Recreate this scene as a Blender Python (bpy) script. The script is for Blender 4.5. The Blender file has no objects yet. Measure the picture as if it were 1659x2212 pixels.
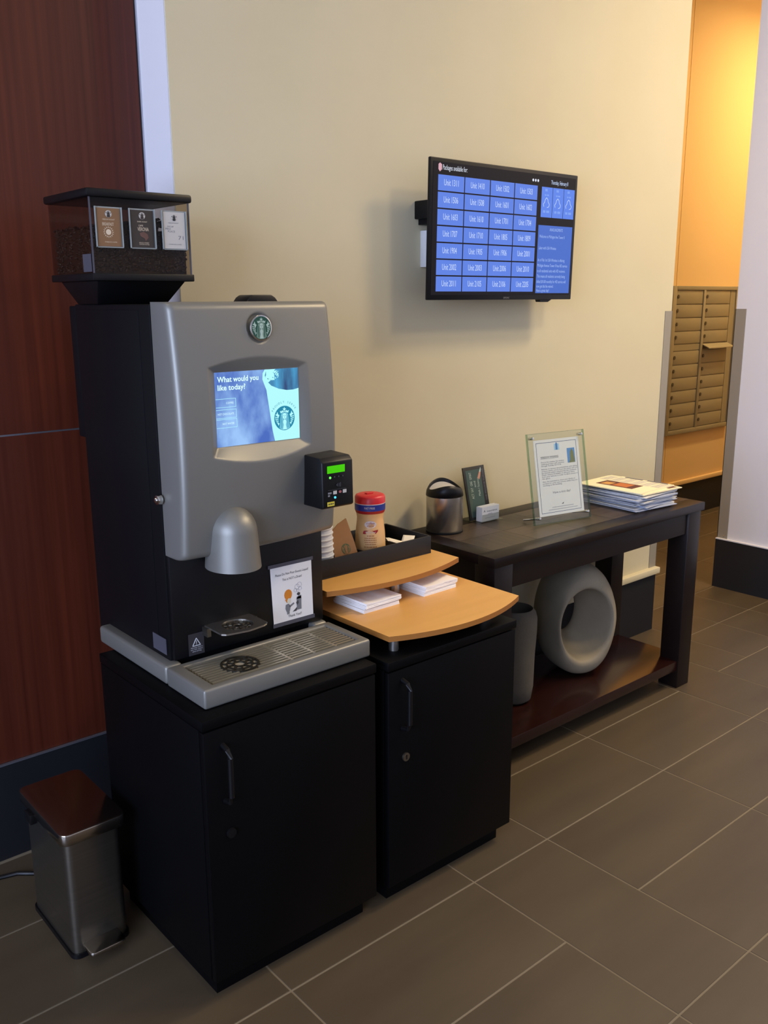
import bpy, bmesh, math, random
import numpy as np
from mathutils import Matrix, Vector
random.seed(7)
rng = np.random.default_rng(7)
scene = bpy.context.scene
COL = scene.collection

# ------------------------------------------------------------------ camera, world, lights, exposure
PITCH, ROLL, YAW, FPX, EYE = math.radians(13.22), math.radians(-0.27), math.radians(40.67), 1955.0, 1.53
_f = Vector((math.sin(YAW) * math.cos(PITCH), math.cos(YAW) * math.cos(PITCH), -math.sin(PITCH)))
_r = Vector((math.cos(YAW), -math.sin(YAW), 0)); _u = _r.cross(_f)
_r2 = _r * math.cos(ROLL) + _u * math.sin(ROLL); _u2 = -_r * math.sin(ROLL) + _u * math.cos(ROLL)
camd = bpy.data.cameras.new('camera'); cam = bpy.data.objects.new('camera', camd); COL.objects.link(cam)
camd.sensor_fit = 'HORIZONTAL'; camd.sensor_width = 36.0; camd.lens = 36.0 * FPX / 1659.0
camd.clip_start = 0.05; camd.clip_end = 60
cam.matrix_world = Matrix(((_r2.x, _u2.x, -_f.x, 0), (_r2.y, _u2.y, -_f.y, 0), (_r2.z, _u2.z, -_f.z, EYE), (0, 0, 0, 1)))
scene.camera = cam
scene.view_settings.view_transform = 'Standard'; scene.view_settings.look = 'None'
scene.view_settings.gamma = 1.0; scene.view_settings.use_curve_mapping = False
scene.view_settings.exposure = 0.0

world = bpy.data.worlds.new('daylight_sky'); scene.world = world; world.use_nodes = True
bg = world.node_tree.nodes['Background']; bg.inputs['Color'].default_value = (0.55, 0.70, 1.0, 1); bg.inputs['Strength'].default_value = 1.0


def area_light(name, loc, target, sx, sy, power, color):
    d = bpy.data.lights.new(name, 'AREA'); d.shape = 'RECTANGLE'; d.size = sx; d.size_y = sy
    d.energy = power; d.color = color
    o = bpy.data.objects.new(name, d); COL.objects.link(o); o.location = loc
    o.rotation_euler = (Vector(target) - Vector(loc)).to_track_quat('-Z', 'Y').to_euler()
    return o


# daylight behind the lobby windows (left wall, behind the camera to the left)
area_light('window_daylight', (-3.78, -0.7, 1.75), (0.0, -0.7, 1.75), 3.9, 2.5, 430, (0.75, 0.82, 1.0))
DOWNLIGHTS = [  # x, y, watts, colour, lens size
    (3.95, 0.75, 68, (1.0, 0.77, 0.48), 0.55), (6.45, 2.42, 56, (1.0, 0.75, 0.40), 0.22),
    (3.10, 0.05, 30, (1.0, 0.80, 0.52), 0.55), (0.30, 1.90, 4, (1.0, 0.82, 0.56), 0.30), (2.6, -1.6, 6, (1.0, 0.82, 0.56), 0.30)]


# ------------------------------------------------------------------ helpers
def lin(c):
    if isinstance(c, str):
        c = tuple(int(c[i:i + 2], 16) / 255 for i in (0, 2, 4))
    return tuple((v / 12.92 if v <= 0.04045 else ((v + 0.055) / 1.055) ** 2.4) for v in c) + (1.0,)


MATS = {}


def mat(name, color, rough=0.5, metal=0.0, spec=0.5, noise=None, bump=None, coat=0.0, emit=None):
    """noise=(scale xyz, colour2, contrast) ; bump=(scale, strength)"""
    m = bpy.data.materials.new(name); m.use_nodes = True; nt = m.node_tree
    b = nt.nodes['Principled BSDF']
    b.inputs['Base Color'].default_value = lin(color); b.inputs['Roughness'].default_value = rough
    b.inputs['Metallic'].default_value = metal; b.inputs['Specular IOR Level'].default_value = spec
    b.inputs['Coat Weight'].default_value = coat; b.inputs['Coat Roughness'].default_value = 0.15
    if emit:
        b.inputs['Emission Color'].default_value = lin(color); b.inputs['Emission Strength'].default_value = emit
    if noise or bump:
        tc = nt.nodes.new('ShaderNodeTexCoord')
    if noise:
        mp = nt.nodes.new('ShaderNodeMapping'); mp.inputs['Scale'].default_value = noise[0]
        n = nt.nodes.new('ShaderNodeTexNoise'); n.inputs['Scale'].default_value = 1.0; n.inputs['Detail'].default_value = 6
        r = nt.nodes.new('ShaderNodeValToRGB')
        c = noise[2] if len(noise) > 2 else 0.25
        r.color_ramp.elements[0].position = 0.5 - c; r.color_ramp.elements[1].position = 0.5 + c
        r.color_ramp.elements[0].color = lin(noise[1]); r.color_ramp.elements[1].color = lin(color)
        oi = nt.nodes.new('ShaderNodeObjectInfo'); ad = nt.nodes.new('ShaderNodeVectorMath'); ad.operation = 'ADD'
        ml = nt.nodes.new('ShaderNodeMath'); ml.operation = 'MULTIPLY'; ml.inputs[1].default_value = 37.0
        nt.links.new(oi.outputs['Random'], ml.inputs[0])
        nt.links.new(tc.outputs['Object'], mp.inputs['Vector']); nt.links.new(mp.outputs['Vector'], ad.inputs[0])
        nt.links.new(ml.outputs[0], ad.inputs[1]); nt.links.new(ad.outputs[0], n.inputs['Vector'])
        nt.links.new(n.outputs['Fac'], r.inputs['Fac']); nt.links.new(r.outputs['Color'], b.inputs['Base Color'])
    if bump:
        n2 = nt.nodes.new('ShaderNodeTexNoise'); n2.inputs['Scale'].default_value = bump[0]; n2.inputs['Detail'].default_value = 3
        bp = nt.nodes.new('ShaderNodeBump'); bp.inputs['Strength'].default_value = bump[1]; bp.inputs['Distance'].default_value = 0.002
        nt.links.new(tc.outputs['Object'], n2.inputs['Vector']); nt.links.new(n2.outputs['Fac'], bp.inputs['Height'])
        nt.links.new(bp.outputs['Normal'], b.inputs['Normal'])
    MATS[name] = m
    return m


def emission(name, color, strength=1.0, noise=None):
    m = bpy.data.materials.new(name); m.use_nodes = True; nt = m.node_tree; nt.nodes.clear()
    o = nt.nodes.new('ShaderNodeOutputMaterial'); e = nt.nodes.new('ShaderNodeEmission')
    e.inputs['Color'].default_value = lin(color); e.inputs['Strength'].default_value = strength
    g = nt.nodes.new('ShaderNodeBsdfGlossy'); g.inputs['Roughness'].default_value = 0.25
    g.inputs['Color'].default_value = (0.03, 0.03, 0.03, 1)
    ad = nt.nodes.new('ShaderNodeAddShader'); nt.links.new(e.outputs[0], ad.inputs[0]); nt.links.new(g.outputs[0], ad.inputs[1])
    nt.links.new(ad.outputs[0], o.inputs['Surface'])
    if noise:
        tc = nt.nodes.new('ShaderNodeTexCoord'); mp = nt.nodes.new('ShaderNodeMapping'); mp.inputs['Scale'].default_value = noise[0]
        mp.inputs['Rotation'].default_value = noise[2]
        n = nt.nodes.new('ShaderNodeTexNoise'); n.inputs['Scale'].default_value = 1; n.inputs['Detail'].default_value = 5
        r = nt.nodes.new('ShaderNodeValToRGB'); r.color_ramp.elements[0].position = 0.34; r.color_ramp.elements[1].position = 0.68
        r.color_ramp.elements[0].color = lin(color); r.color_ramp.elements[1].color = lin(noise[1])
        nt.links.new(tc.outputs['Object'], mp.inputs['Vector']); nt.links.new(mp.outputs['Vector'], n.inputs['Vector'])
        nt.links.new(n.outputs['Fac'], r.inputs['Fac']); nt.links.new(r.outputs['Color'], e.inputs['Color'])
    MATS[name] = m
    return m


def clear_plastic(name, tint, gloss=0.10, rough=0.05):
    m = bpy.data.materials.new(name); m.use_nodes = True; nt = m.node_tree; nt.nodes.clear()
    o = nt.nodes.new('ShaderNodeOutputMaterial'); t = nt.nodes.new('ShaderNodeBsdfTransparent'); t.inputs['Color'].default_value = lin(tint)
    g = nt.nodes.new('ShaderNodeBsdfGlossy'); g.inputs['Roughness'].default_value = rough
    lw = nt.nodes.new('ShaderNodeLayerWeight'); lw.inputs['Blend'].default_value = 0.5
    pw = nt.nodes.new('ShaderNodeMath'); pw.operation = 'POWER'; pw.inputs[1].default_value = 4.0
    ma = nt.nodes.new('ShaderNodeMath'); ma.operation = 'MULTIPLY_ADD'; ma.inputs[1].default_value = 0.5; ma.inputs[2].default_value = gloss * 0.4
    mx = nt.nodes.new('ShaderNodeMixShader')
    nt.links.new(lw.outputs['Facing'], pw.inputs[0]); nt.links.new(pw.outputs[0], ma.inputs[0])
    nt.links.new(ma.outputs[0], mx.inputs['Fac']); nt.links.new(t.outputs[0], mx.inputs[1]); nt.links.new(g.outputs[0], mx.inputs[2])
    nt.links.new(mx.outputs[0], o.inputs['Surface'])
    MATS[name] = m
    return m


def tag(o, label=None, cat=None, group=None, kind=None):
    if label: o['label'] = label
    if cat: o['category'] = cat
    if group: o['group'] = group
    if kind: o['kind'] = kind
    return o


def thing(name, loc, label, cat, group=None):
    o = bpy.data.objects.new(name, None); COL.objects.link(o); o.location = loc; o.empty_display_size = 0.05
    return tag(o, label, cat, group)


def origin_of(parent):
    while parent is not None and parent.parent is not None:
        parent = parent.parent
    return Vector(parent.location) if parent is not None else Vector((0, 0, 0))


class MB:
    """collects shapes in world coordinates; build() links them as one mesh object"""

    def __init__(self, xf=None):
        self.v = []; self.f = []; self.xf = xf

    def add(self, verts, faces):
        n = len(self.v)
        self.v += [tuple(p) for p in verts]; self.f += [tuple(i + n for i in q) for q in faces]
        return self

    def box(self, x0, x1, y0, y1, z0, z1):
        return self.add([(x0, y0, z0), (x1, y0, z0), (x1, y1, z0), (x0, y1, z0), (x0, y0, z1), (x1, y0, z1), (x1, y1, z1), (x0, y1, z1)],
                        [(0, 3, 2, 1), (4, 5, 6, 7), (0, 1, 5, 4), (1, 2, 6, 5), (2, 3, 7, 6), (3, 0, 4, 7)])

    def prism(self, poly, a, b, axis='z'):
        """poly of 2D points extruded from a to b along axis (z: (x,y); y: (x,z); x: (y,z))"""
        n = len(poly)
        def p(q, t):
            return (q[0], q[1], t) if axis == 'z' else ((q[0], t, q[1]) if axis == 'y' else (t, q[0], q[1]))
        vs = [p(q, a) for q in poly] + [p(q, b) for q in poly]
        fs = [tuple(range(n))[::-1], tuple(range(n, 2 * n))] + [(i, (i + 1) % n, n + (i + 1) % n, n + i) for i in range(n)]
        return self.add(vs, fs)

    def lathe(self, prof, cx, cy, seg=32, sx=1.0, sy=1.0, cap=True):
        vs, fs = [], []
        for r, z in prof:
            for k in range(seg):
                a = 2 * math.pi * k / seg
                vs.append((cx + sx * r * math.cos(a), cy + sy * r * math.sin(a), z))
        for i in range(len(prof) - 1):
            for k in range(seg):
                k2 = (k + 1) % seg
                fs.append((i * seg + k, i * seg + k2, (i + 1) * seg + k2, (i + 1) * seg + k))
        if cap:
            fs.append(tuple(range(seg))[::-1]); n = (len(prof) - 1) * seg; fs.append(tuple(range(n, n + seg)))
        return self.add(vs, fs)

    def tube(self, pts, r, seg=8):
        pts = [Vector(p) for p in pts]; vs, fs = [], []
        for i, p in enumerate(pts):
            t = (pts[min(i + 1, len(pts) - 1)] - pts[max(i - 1, 0)]).normalized()
            a = t.cross(Vector((0, 0, 1)) if abs(t.z) < 0.9 else Vector((1, 0, 0))).normalized(); b = t.cross(a)
            for k in range(seg):
                w = 2 * math.pi * k / seg
                vs.append(tuple(p + a * (r * math.cos(w)) + b * (r * math.sin(w))))
        for i in range(len(pts) - 1):
            for k in range(seg):
                k2 = (k + 1) % seg
                fs.append((i * seg + k, i * seg + k2, (i + 1) * seg + k2, (i + 1) * seg + k))
        fs.append(tuple(range(seg))[::-1]); n = (len(pts) - 1) * seg; fs.append(tuple(range(n, n + seg)))
        return self.add(vs, fs)

    def build(self, name, material, parent=None, bevel=0.0, segs=2, smooth=False, label=None, angle=40, limit=None):
        org = origin_of(parent)
        vs = self.v if self.xf is None else [tuple(self.xf(p)) for p in self.v]
        me = bpy.data.meshes.new(name)
        me.from_pydata([(p[0] - org.x, p[1] - org.y, p[2] - org.z) for p in vs], [], self.f)
        bm = bmesh.new(); bm.from_mesh(me)
        bmesh.ops.recalc_face_normals(bm, faces=bm.faces)
        if bevel > 0:
            es = [e for e in bm.edges if len(e.link_faces) == 2 and e.calc_face_angle(0) > math.radians(limit or 30)]
            bmesh.ops.bevel(bm, geom=es, offset=bevel, segments=segs, affect='EDGES', profile=0.5, clamp_overlap=True)
        if smooth or bevel > 0:
            for f in bm.faces: f.smooth = True
            for e in bm.edges:
                if len(e.link_faces) == 2 and e.calc_face_angle(0) > math.radians(angle): e.smooth = False
        bm.to_mesh(me); bm.free()
        me.materials.append(material if not isinstance(material, str) else MATS[material])
        o = bpy.data.objects.new(name, me); COL.objects.link(o)
        if parent is not None: o.parent = parent
        if label: o['label'] = label
        return o


def box(name, b, material, parent=None, bevel=0.0, segs=2, label=None, xf=None):
    return MB(xf).box(*b).build(name, material, parent, bevel, segs, label=label)


def single(name, mb, material, label, cat, group=None, **kw):
    """a thing that is one mesh, its origin at the middle of its base"""
    vs = mb.v if mb.xf is None else [tuple(mb.xf(p)) for p in mb.v]
    a = np.array(vs); c = Vector(((a[:, 0].min() + a[:, 0].max()) / 2, (a[:, 1].min() + a[:, 1].max()) / 2, a[:, 2].min()))
    o = mb.build(name, material, None, **kw)
    o.data.transform(Matrix.Translation(-c)); o.location = c
    return tag(o, label, cat, group)


def frame(P, U, V):
    P, U, V = Vector(P), Vector(U).normalized(), Vector(V).normalized(); N = U.cross(V)
    return lambda q: P + U * q[0] + V * q[1] + N * q[2]


def text_mesh(s, bold=0.0):
    cu = bpy.data.curves.new('t', 'FONT'); cu.body = s; cu.size = 1.0; cu.resolution_u = 2; cu.offset = bold
    ob = bpy.data.objects.new('t', cu); COL.objects.link(ob)
    dg = bpy.context.evaluated_depsgraph_get()
    me = bpy.data.meshes.new_from_object(ob.evaluated_get(dg))
    vs = [tuple(v.co) for v in me.vertices]; fs = [tuple(p.vertices) for p in me.polygons]
    bpy.data.objects.remove(ob); bpy.data.curves.remove(cu); bpy.data.meshes.remove(me)
    return vs, fs


def lettering(lines, fr, material, parent, name='lettering', n=0.0006, label=None, bold=0.0):
    """lines: (text, u, v, size, align l/c/r, width or None[, rotation deg]) in the plane of fr"""
    mb = MB(fr)
    for ln in lines:
        s, u, v, size, al, wid = ln[:6]; rot = math.radians(ln[6]) if len(ln) > 6 else 0
        vs, fs = text_mesh(s, bold)
        if not vs: continue
        a = np.array(vs)[:, :2] * size
        w = a[:, 0].max() - a[:, 0].min()
        if wid: a[:, 0] *= wid / w; w = wid
        a[:, 0] -= a[:, 0].min() + {'l': 0, 'c': w / 2, 'r': w}[al]
        c, sn = math.cos(rot), math.sin(rot)
        mb.add([(u + p[0] * c - p[1] * sn, v + p[0] * sn + p[1] * c, n) for p in a], fs)
    return mb.build(name, material, parent, label=label)


def print_lines(rows, fr, material, parent, n=0.0006, name='small_print'):
    """lines of print too small to read: thin dashes (centre u, v, width, height)"""
    mb = MB(fr)
    for u, v, w, h in rows:
        x = u - w / 2; k = 0
        while x < u + w / 2 - h * .5:
            l = min(h * (1.6 + 1.5 * ((k * 7) % 5) / 4), u + w / 2 - x)
            mb.box(x, x + l, v, v + h, n, n + .0002); x += l + h * .55; k += 1
    return mb.build(name, material, parent)


def ellipse(cx, cy, rx, ry, n=24, a0=0, a1=2 * math.pi):
    return [(cx + rx * math.cos(a0 + (a1 - a0) * k / n), cy + ry * math.sin(a0 + (a1 - a0) * k / n)) for k in range(n)]


def emblem(fr, cu, cv, r, dark, light, parent, detail=True, n=0.0005, name='emblem_disc', thick=0.0004, mid=None):
    """round emblem: a disc with a pale crowned long-haired figure"""
    d = MB(fr).prism(ellipse(cu, cv, r, r, 32), n, n + thick).build(name, dark, parent)
    S = lambda pts: [(cu + p[0] * r, cv + p[1] * r) for p in pts]
    n1, n2, n3 = n + thick, n + thick * 1.6, n + thick * 2.2
    m = MB(fr); hair = MB(fr); dk = MB(fr)
    def pg(pts, mb=m, a=n1, b=n2): mb.prism(S(pts), a, b)
    star = []
    for k in range(10):
        a = math.pi / 2 + k * math.pi / 5; q = 0.19 if k % 2 == 0 else 0.08
        star.append((q * math.cos(a), 0.72 + q * math.sin(a)))
    pg(star)
    pg([(-.36, .40), (-.44, .62), (-.28, .56), (-.20, .66), (-.11, .53), (0, .58), (.11, .53), (.20, .66), (.28, .56), (.44, .62), (.36, .40), (.2, .47), (0, .50), (-.2, .47)])
    pg(ellipse(0, .16, .19, .26, 16), m, n1, n3)
    pg([(-.10, -.12), (.10, -.12), (.17, -.30), (.10, -.55), (.19, -.93), (-.19, -.93), (-.10, -.55), (-.17, -.30)], m, n1, n3)
    for q in (-1, 1):
        pg([(q * .02, .47), (q * .22, .44), (q * .36, .28), (q * .42, .0), (q * .44, -.4), (q * .52, -.78), (q * .36, -.90), (q * .20, -.95), (q * .12, -.55), (q * .20, -.28), (q * .12, -.08), (q * .17, .05), (q * .20, .22), (q * .12, .38)], hair, n1, n1 + (n2 - n1) * .6)
        pg([(q * .50, .28), (q * .62, .34), (q * .70, .56), (q * .76, .38), (q * .92, .32), (q * .72, .20), (q * .62, .02)])
        pg([(q * .50, -.42), (q * .62, -.34), (q * .70, -.40), (q * .60, -.54)])
        if detail:
            for k in range(5):
                z = .14 - .15 * k
                pg([(q * .60, z - .14), (q * .60, z - .07), (q * (.94 - .035 * k * k * .5), z + .05), (q * (.94 - .035 * k * k * .5), z - .015)])
            pg(ellipse(q * .08, .20, .040, .026, 8), dk, n3, n3 + thick * .4)
            for k in range(2):
                x0 = .24 + .09 * k
                pts = [(x0 + .05 * t + .03 * math.sin(t * 5 + k), .20 - 1.0 * t) for t in (0, .2, .4, .6, .8, 1.0)]
                pg([(q * (x - .013), z) for x, z in pts] + [(q * (x + .013), z) for x, z in pts[::-1]], dk, n2, n3)
    if detail:
        pg([(-.05, .02), (.05, .02), (0, -.01)], dk, n3, n3 + thick * .4); pg([(-.02, .08), (.02, .08), (0, .18)], dk, n3, n3 + thick * .4)
        dk.build(name.replace('disc', 'lines'), dark, parent)
    hair.build(name.replace('disc', 'hair'), mid or light, parent)
    m.build(name.replace('disc', 'figure'), light, parent)
    return d


# ------------------------------------------------------------------ materials
mat('wallpaper', 'cac1a3', 0.9, spec=0.2, noise=((3, 3, 3), 'c4ba9b', 0.4), bump=(900, 0.15))
mat('white_paint', 'd9d8dc', 0.8, spec=0.25)
mat('ceiling_paint', 'e4e0d8', 0.9)
mat('mahogany', '5a2818', 0.40, noise=((70, 70, 1.1), '3a1409', 0.35), spec=0.33)
mat('dark_base', '191a1e', 0.5, spec=0.4)
mat('metal_edge', 'b9bcc6', 0.35, 0.9)
mat('metal_dark_edge', '17181d', 0.5)
mat('grout', '766a55', 0.9)
mat('tile', '554937', 0.45, noise=((1.6, 9, 4), '44392b', 0.35), bump=(60, 0.08), spec=0.35)
mat('alcove_paint', 'd9b47a', 0.75, spec=0.25)
mat('guard', '8d8678', 0.5)
mat('mailbox_metal', '8f8468', 0.55, 0.1)
mat('mailbox_dark', '4c422e', 0.6)
mat('black_lacquer', '050506', 0.5, spec=0.10)
mat('black_metal', '08080b', 0.5, spec=0.22)
mat('black_plastic', '09090b', 0.42, spec=0.3)
mat('charcoal_plastic', '1a1a1c', 0.55, spec=0.4)
mat('silver_paint', '7e7d76', 0.44, 0.45, bump=(700, 0.03))
mat('steel', 'c4c0b8', 0.26, 0.95, noise=((3, 3, 180), 'aeaaa2', 0.4))
mat('dark_steel', '8a8478', 0.30, 0.95, noise=((3, 3, 180), '7a756a', 0.4)); mat('polished_steel', 'b0a89c', 0.16, 1.0)
mat('chrome', 'd8d6d0', 0.12, 1.0)
mat('grate_steel', 'c4bca4', 0.30, 0.75); mat('grate_dark', '2e2a20', 0.45, 0.4)
mat('well_dark', '221e16', 0.5); mat('well_silver', 'c2bba6', 0.4, 0.4)
mat('maple', 'e0ab60', 0.36, noise=((1.6, 22, 10), 'd0994e', 0.4), spec=0.4)
mat('maple_edge', '9a642a', 0.5)
mat('espresso', '1a110e', 0.36, noise=((4, 40, 40), '130b09', 0.4), spec=0.28)
mat('espresso_inlay', '54463a', 0.36, noise=((5, 70, 20), '2c231c', 0.3), spec=0.45)
mat('espresso_inlay_cross', '463a2f', 0.36, noise=((70, 5, 20), '271f19', 0.3), spec=0.45)
mat('cherry_shelf', '27100c', 0.2, noise=((4, 40, 40), '1c0a08', 0.4), spec=0.5)
mat('stone', '958a74', 0.85, noise=((14, 14, 14), '847a66', 0.35), bump=(160, 0.35))
mat('stone_dark', '5c5850', 0.85, noise=((14, 14, 14), '4e4a43', 0.35), bump=(160, 0.35))
mat('paper', 'd9d8d6', 0.8, spec=0.2)
mat('paper_cream', 'ece4cf', 0.8, spec=0.2)
mat('napkin', 'f0eee9', 0.9, spec=0.1, bump=(400, 0.2))
mat('newsprint', 'd9d8d4', 0.9, spec=0.1, noise=((6, 60, 300), 'c9c8c6', 0.3))
mat('newsprint_blue', 'b9c0cf', 0.9, spec=0.1, noise=((6, 60, 300), '8f99b0', 0.3))
mat('newsprint_yellow', 'e6dcb8', 0.9, spec=0.1)
mat('ink', '2c2c30', 0.8); mat('ink_grey', '6c6c74', 0.8); mat('ink_faint', 'a3a3aa', 0.8); mat('ink_blue', '2c3c6c', 0.8)
mat('kraft', '9a7048', 0.85, noise=((30, 30, 30), '8d6540', 0.4))
mat('red_plastic', 'd0252b', 0.35); mat('label_blue', '1f2f86', 0.4); mat('label_red', 'a51f22', 0.4)
mat('creamer_plastic', 'e0b277', 0.35); mat('label_white', 'ddd0cb', 0.45); mat('label_print', 'b5763f', 0.5)
mat('label_pink', '9a5a5c', 0.5); mat('label_tan', 'c79147', 0.5)
mat('emblem_green', '1d4a38', 0.3); mat('emblem_pale', 'a9bfae', 0.35); mat('emblem_mid', '6f8c78', 0.35); mat('emblem_kraft_green', '4f5a3a', 0.8)
mat('card_brown', '7a5a3c', 0.5); mat('card_dark', '2e2724', 0.5); mat('card_white', 'b9b6b0', 0.5)
mat('card_ink_pale', 'cfc0a8', 0.5); mat('card_blob', '5d4038', 0.5)
mat('bean', '38220f', 0.5, spec=0.3, noise=((60, 60, 60), '22130a', 0.4)); mat('tape', '4a4a52', 0.3)
mat('sticker_grey', '77777c', 0.5); mat('sticker_dark', '2e2c30', 0.5); mat('print_white', 'd0d0d2', 0.6)
mat('orange_hair', 'c2761c', 0.7); mat('cartoon_grey', '6d6f74', 0.7); mat('cartoon_dark', '37383a', 0.7); mat('cartoon_skin', 'c9c6b4', 0.7)
mat('yellow_sticker', 'c9b83c', 0.5); mat('reader_face', '12131a', 0.25); mat('reader_grey', '3b3d44', 0.5)
mat('chalkboard', '3a4e49', 0.5); mat('brochure_black', '1b1815', 0.4); mat('chalk', 'aebdb2', 0.8); mat('skin_print', 'b98670', 0.6)
mat('photo_sky', '4f86c0', 0.6); mat('photo_tower', '6f7446', 0.6); mat('logo_blue', '3f78b4', 0.6); mat('logo_blue_pale', '9fc4dc', 0.6)
mat('photo_orange', 'b8672c', 0.7); mat('photo_brown', '5a2c20', 0.7); mat('white_plastic', 'c9ccd0', 0.5)
mat('lamp_trim', 'dcdcdc', 0.5)
clear_plastic('acrylic', 'fafcfa', 0.08); clear_plastic('acrylic_edge', 'd6e9df', 0.12); clear_plastic('hopper_pane', 'ece8e2', 0.05); mat('holder_edge', '8f9490', 0.25)
clear_plastic('window_glass', 'f2f6ff', 0.12)
emission('tv_tile', '5b80e2'); emission('tv_tile_right', '5b84ea'); emission('tv_panel', '466cc8'); emission('tv_text', 'c9dcff')
emission('tv_text_dim', 'a6c0f4'); emission('tv_faint', '7ba0f0'); emission('tv_header', 'dfe6f4'); emission('tv_pink', 'd9a7b4')
mat('tv_black', '101013', 0.35, spec=0.2); mat('tv_glass', '110f16', 0.3, spec=0.15)
emission('screen_sky', '4a6cc0', 1.0, ((16, 16, 9), '9cc6fa', (0, math.radians(35), 0)))
emission('screen_cup', 'b4fbff', 1.0); emission('screen_text', 'd8fcff', 1.1); emission('screen_line', 'b0f0ff', 1.0)
emission('screen_coffee', '2c3766', 1.0, ((24, 1, 5), '58c0f4', (0, 0, 0))); emission('screen_teal', '1f86a8'); emission('screen_pale', '74c4dc')
emission('lcd_green', '46c800', 1.0); emission('led_green', '7cff70', 1.2); emission('led_blue', '5ad8ff', 1.3); emission('downlight_glow', 'ffe2b0', 3.0)

# ------------------------------------------------------------------ room shell
WY, WX0, WX1 = 2.262, 1.224, 3.616      # papered wall plane and its two ends
WOODY = 2.415; RX = 4.446; MY = 3.41; ZC = 3.6
LX, FY0, AX = -3.6, -4.4, 7.4


def struct(o, label=None):
    o['kind'] = 'structure'
    if label: o['label'] = label
    return o


# floor slab of grout with the tiles on it
floor = struct(box('floor', (LX, AX, FY0, MY + 0.1, -0.06, -0.0012), 'grout'), 'brown grey stone tile floor with pale grout lines')
_tm = {}


def floor_tile(x0, x1, y0, y1):
    w, d = round(x1 - x0, 3), round(y1 - y0, 3); g = 0.0026
    if (w, d) not in _tm:
        me = bpy.data.meshes.new('tile'); a, b, c = w / 2 - g, d / 2 - g, 0.0005
        vs = [(-a, -b, -.0035), (a, -b, -.0035), (a, b, -.0035), (-a, b, -.0035), (-a, -b, -c), (a, -b, -c), (a, b, -c), (-a, b, -c),
              (-a + c, -b + c, 0), (a - c, -b + c, 0), (a - c, b - c, 0), (-a + c, b - c, 0)]
        fs = [(0, 1, 5, 4), (1, 2, 6, 5), (2, 3, 7, 6), (3, 0, 4, 7), (4, 5, 9, 8), (5, 6, 10, 9), (6, 7, 11, 10), (7, 4, 8, 11), (8, 9, 10, 11)]
        me.from_pydata(vs, [], fs); me.materials.append(MATS['tile']); _tm[(w, d)] = me
    o = bpy.data.objects.new('tile', _tm[(w, d)]); COL.objects.link(o); o.parent = floor
    o.location = ((x0 + x1) / 2, (y0 + y1) / 2, 0)


def ysteps(y0, y1, d=0.3085):
    r = []; y = y0
    while y < y1 - 0.02: r.append((y, min(y + d, y1))); y += d
    return r


YB = 1.472 - 0.3085 * 12                  # tile rows run parallel to the papered wall
TX = [(-0.825, -0.225, 1), (-0.225, 0.38, 1), (0.38, 0.98, 1), (0.98, 1.58, 1), (1.58, 1.885, 2), (1.885, 2.485, 1), (2.485, 3.081, 1), (3.081, 3.381, 2)]
for x0, x1, k in TX:
    y = YB if k == 1 else YB
    while y < WOODY - 0.05:
        floor_tile(x0, x1, y, min(y + 0.3085 * k, WOODY)); y += 0.3085 * k
for y0, y1 in ysteps(YB, 1.78):
    floor_tile(3.381, 3.98, y0, y1); floor_tile(3.98, 4.446, y0, y1)
floor_tile(3.381, 3.615, 1.78, 2.26)
for x0, x1 in ((3.615, 3.922), (3.922, 4.212), (4.212, 4.52)):
    floor_tile(x0, x1, 1.78, 2.085); floor_tile(x0, x1, 2.085, 2.40)
for y0, y1 in ysteps(2.40, MY):
    for k in range(7):
        floor_tile(3.615 + 0.6 * k, min(3.615 + 0.6 * (k + 1), AX), y0, y1)
for k in range(4): floor_tile(4.52 + .62 * k, 5.14 + .62 * k, 2.09, 2.40)
for y0, y1 in ysteps(-2.5, 2.415, 0.614): floor_tile(-1.44, -0.825, y0, y1)

ceil = struct(box('ceiling', (LX, AX, FY0, MY + 0.1, ZC, ZC + 0.1), 'ceiling_paint'))
wb = struct(box('wall_back', (WX0, WX1, WY, MY + 0.1, 0, ZC), 'wallpaper'), 'beige linen papered wall behind the coffee machine and television')
ret = box('return_face', (WX0 - 0.003, WX0, WY + 0.004, WOODY, 0, ZC), 'white_paint', wb, label='white painted return beside the wood panelling')
# dark mahogany panelled wall, set back
ww = struct(box('wall_back_left', (LX, WX0, WOODY + 0.012, WOODY + 0.2, 0, ZC), 'metal_dark_edge'), 'dark mahogany panelled wall behind the machine')
for i, (x0, x1) in enumerate(((LX, -1.2), (-1.197, WX0 - 0.010))):
    for z0, z1 in ((0.287, 1.1865), (1.1915, ZC)):
        box('wood_panel', (x0, x1, WOODY, WOODY + 0.014, z0, z1), 'mahogany', ww)
box('joint_strip', (LX, WX0 - 0.010, WOODY + 0.004, WOODY + 0.012, 1.186, 1.192), 'metal_edge', ww, label='thin metal strip between the panels')
box('edge_strip', (WX0 - 0.0075, WX0 - 0.0035, WOODY - 0.004, WOODY + 0.012, 0, ZC), 'metal_edge', ww, label='thin bright metal edge strip')
bl = struct(box('baseboard_back_left', (LX, WX0 - 0.004, WOODY - 0.006, WOODY + 0.012, 0, 0.281), 'dark_base'), 'dark baseboard below the mahogany panels')
box('cap_strip', (LX, WX0 - 0.004, WOODY - 0.008, WOODY, 0.281, 0.286), 'metal_edge', bl)
bb = struct(box('baseboard_back', (WX0, WX1 - 0.006, WY - 0.010, WY, 0, 0.279), 'dark_base'), 'dark baseboard below the beige wall')
box('cap_moulding', (WX0, WX1 + 0.004, WY - 0.028, WY + 0.02, 0.279, 0.308), 'wallpaper', bb, bevel=0.004, label='beige moulding along the top of the baseboard')
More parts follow.
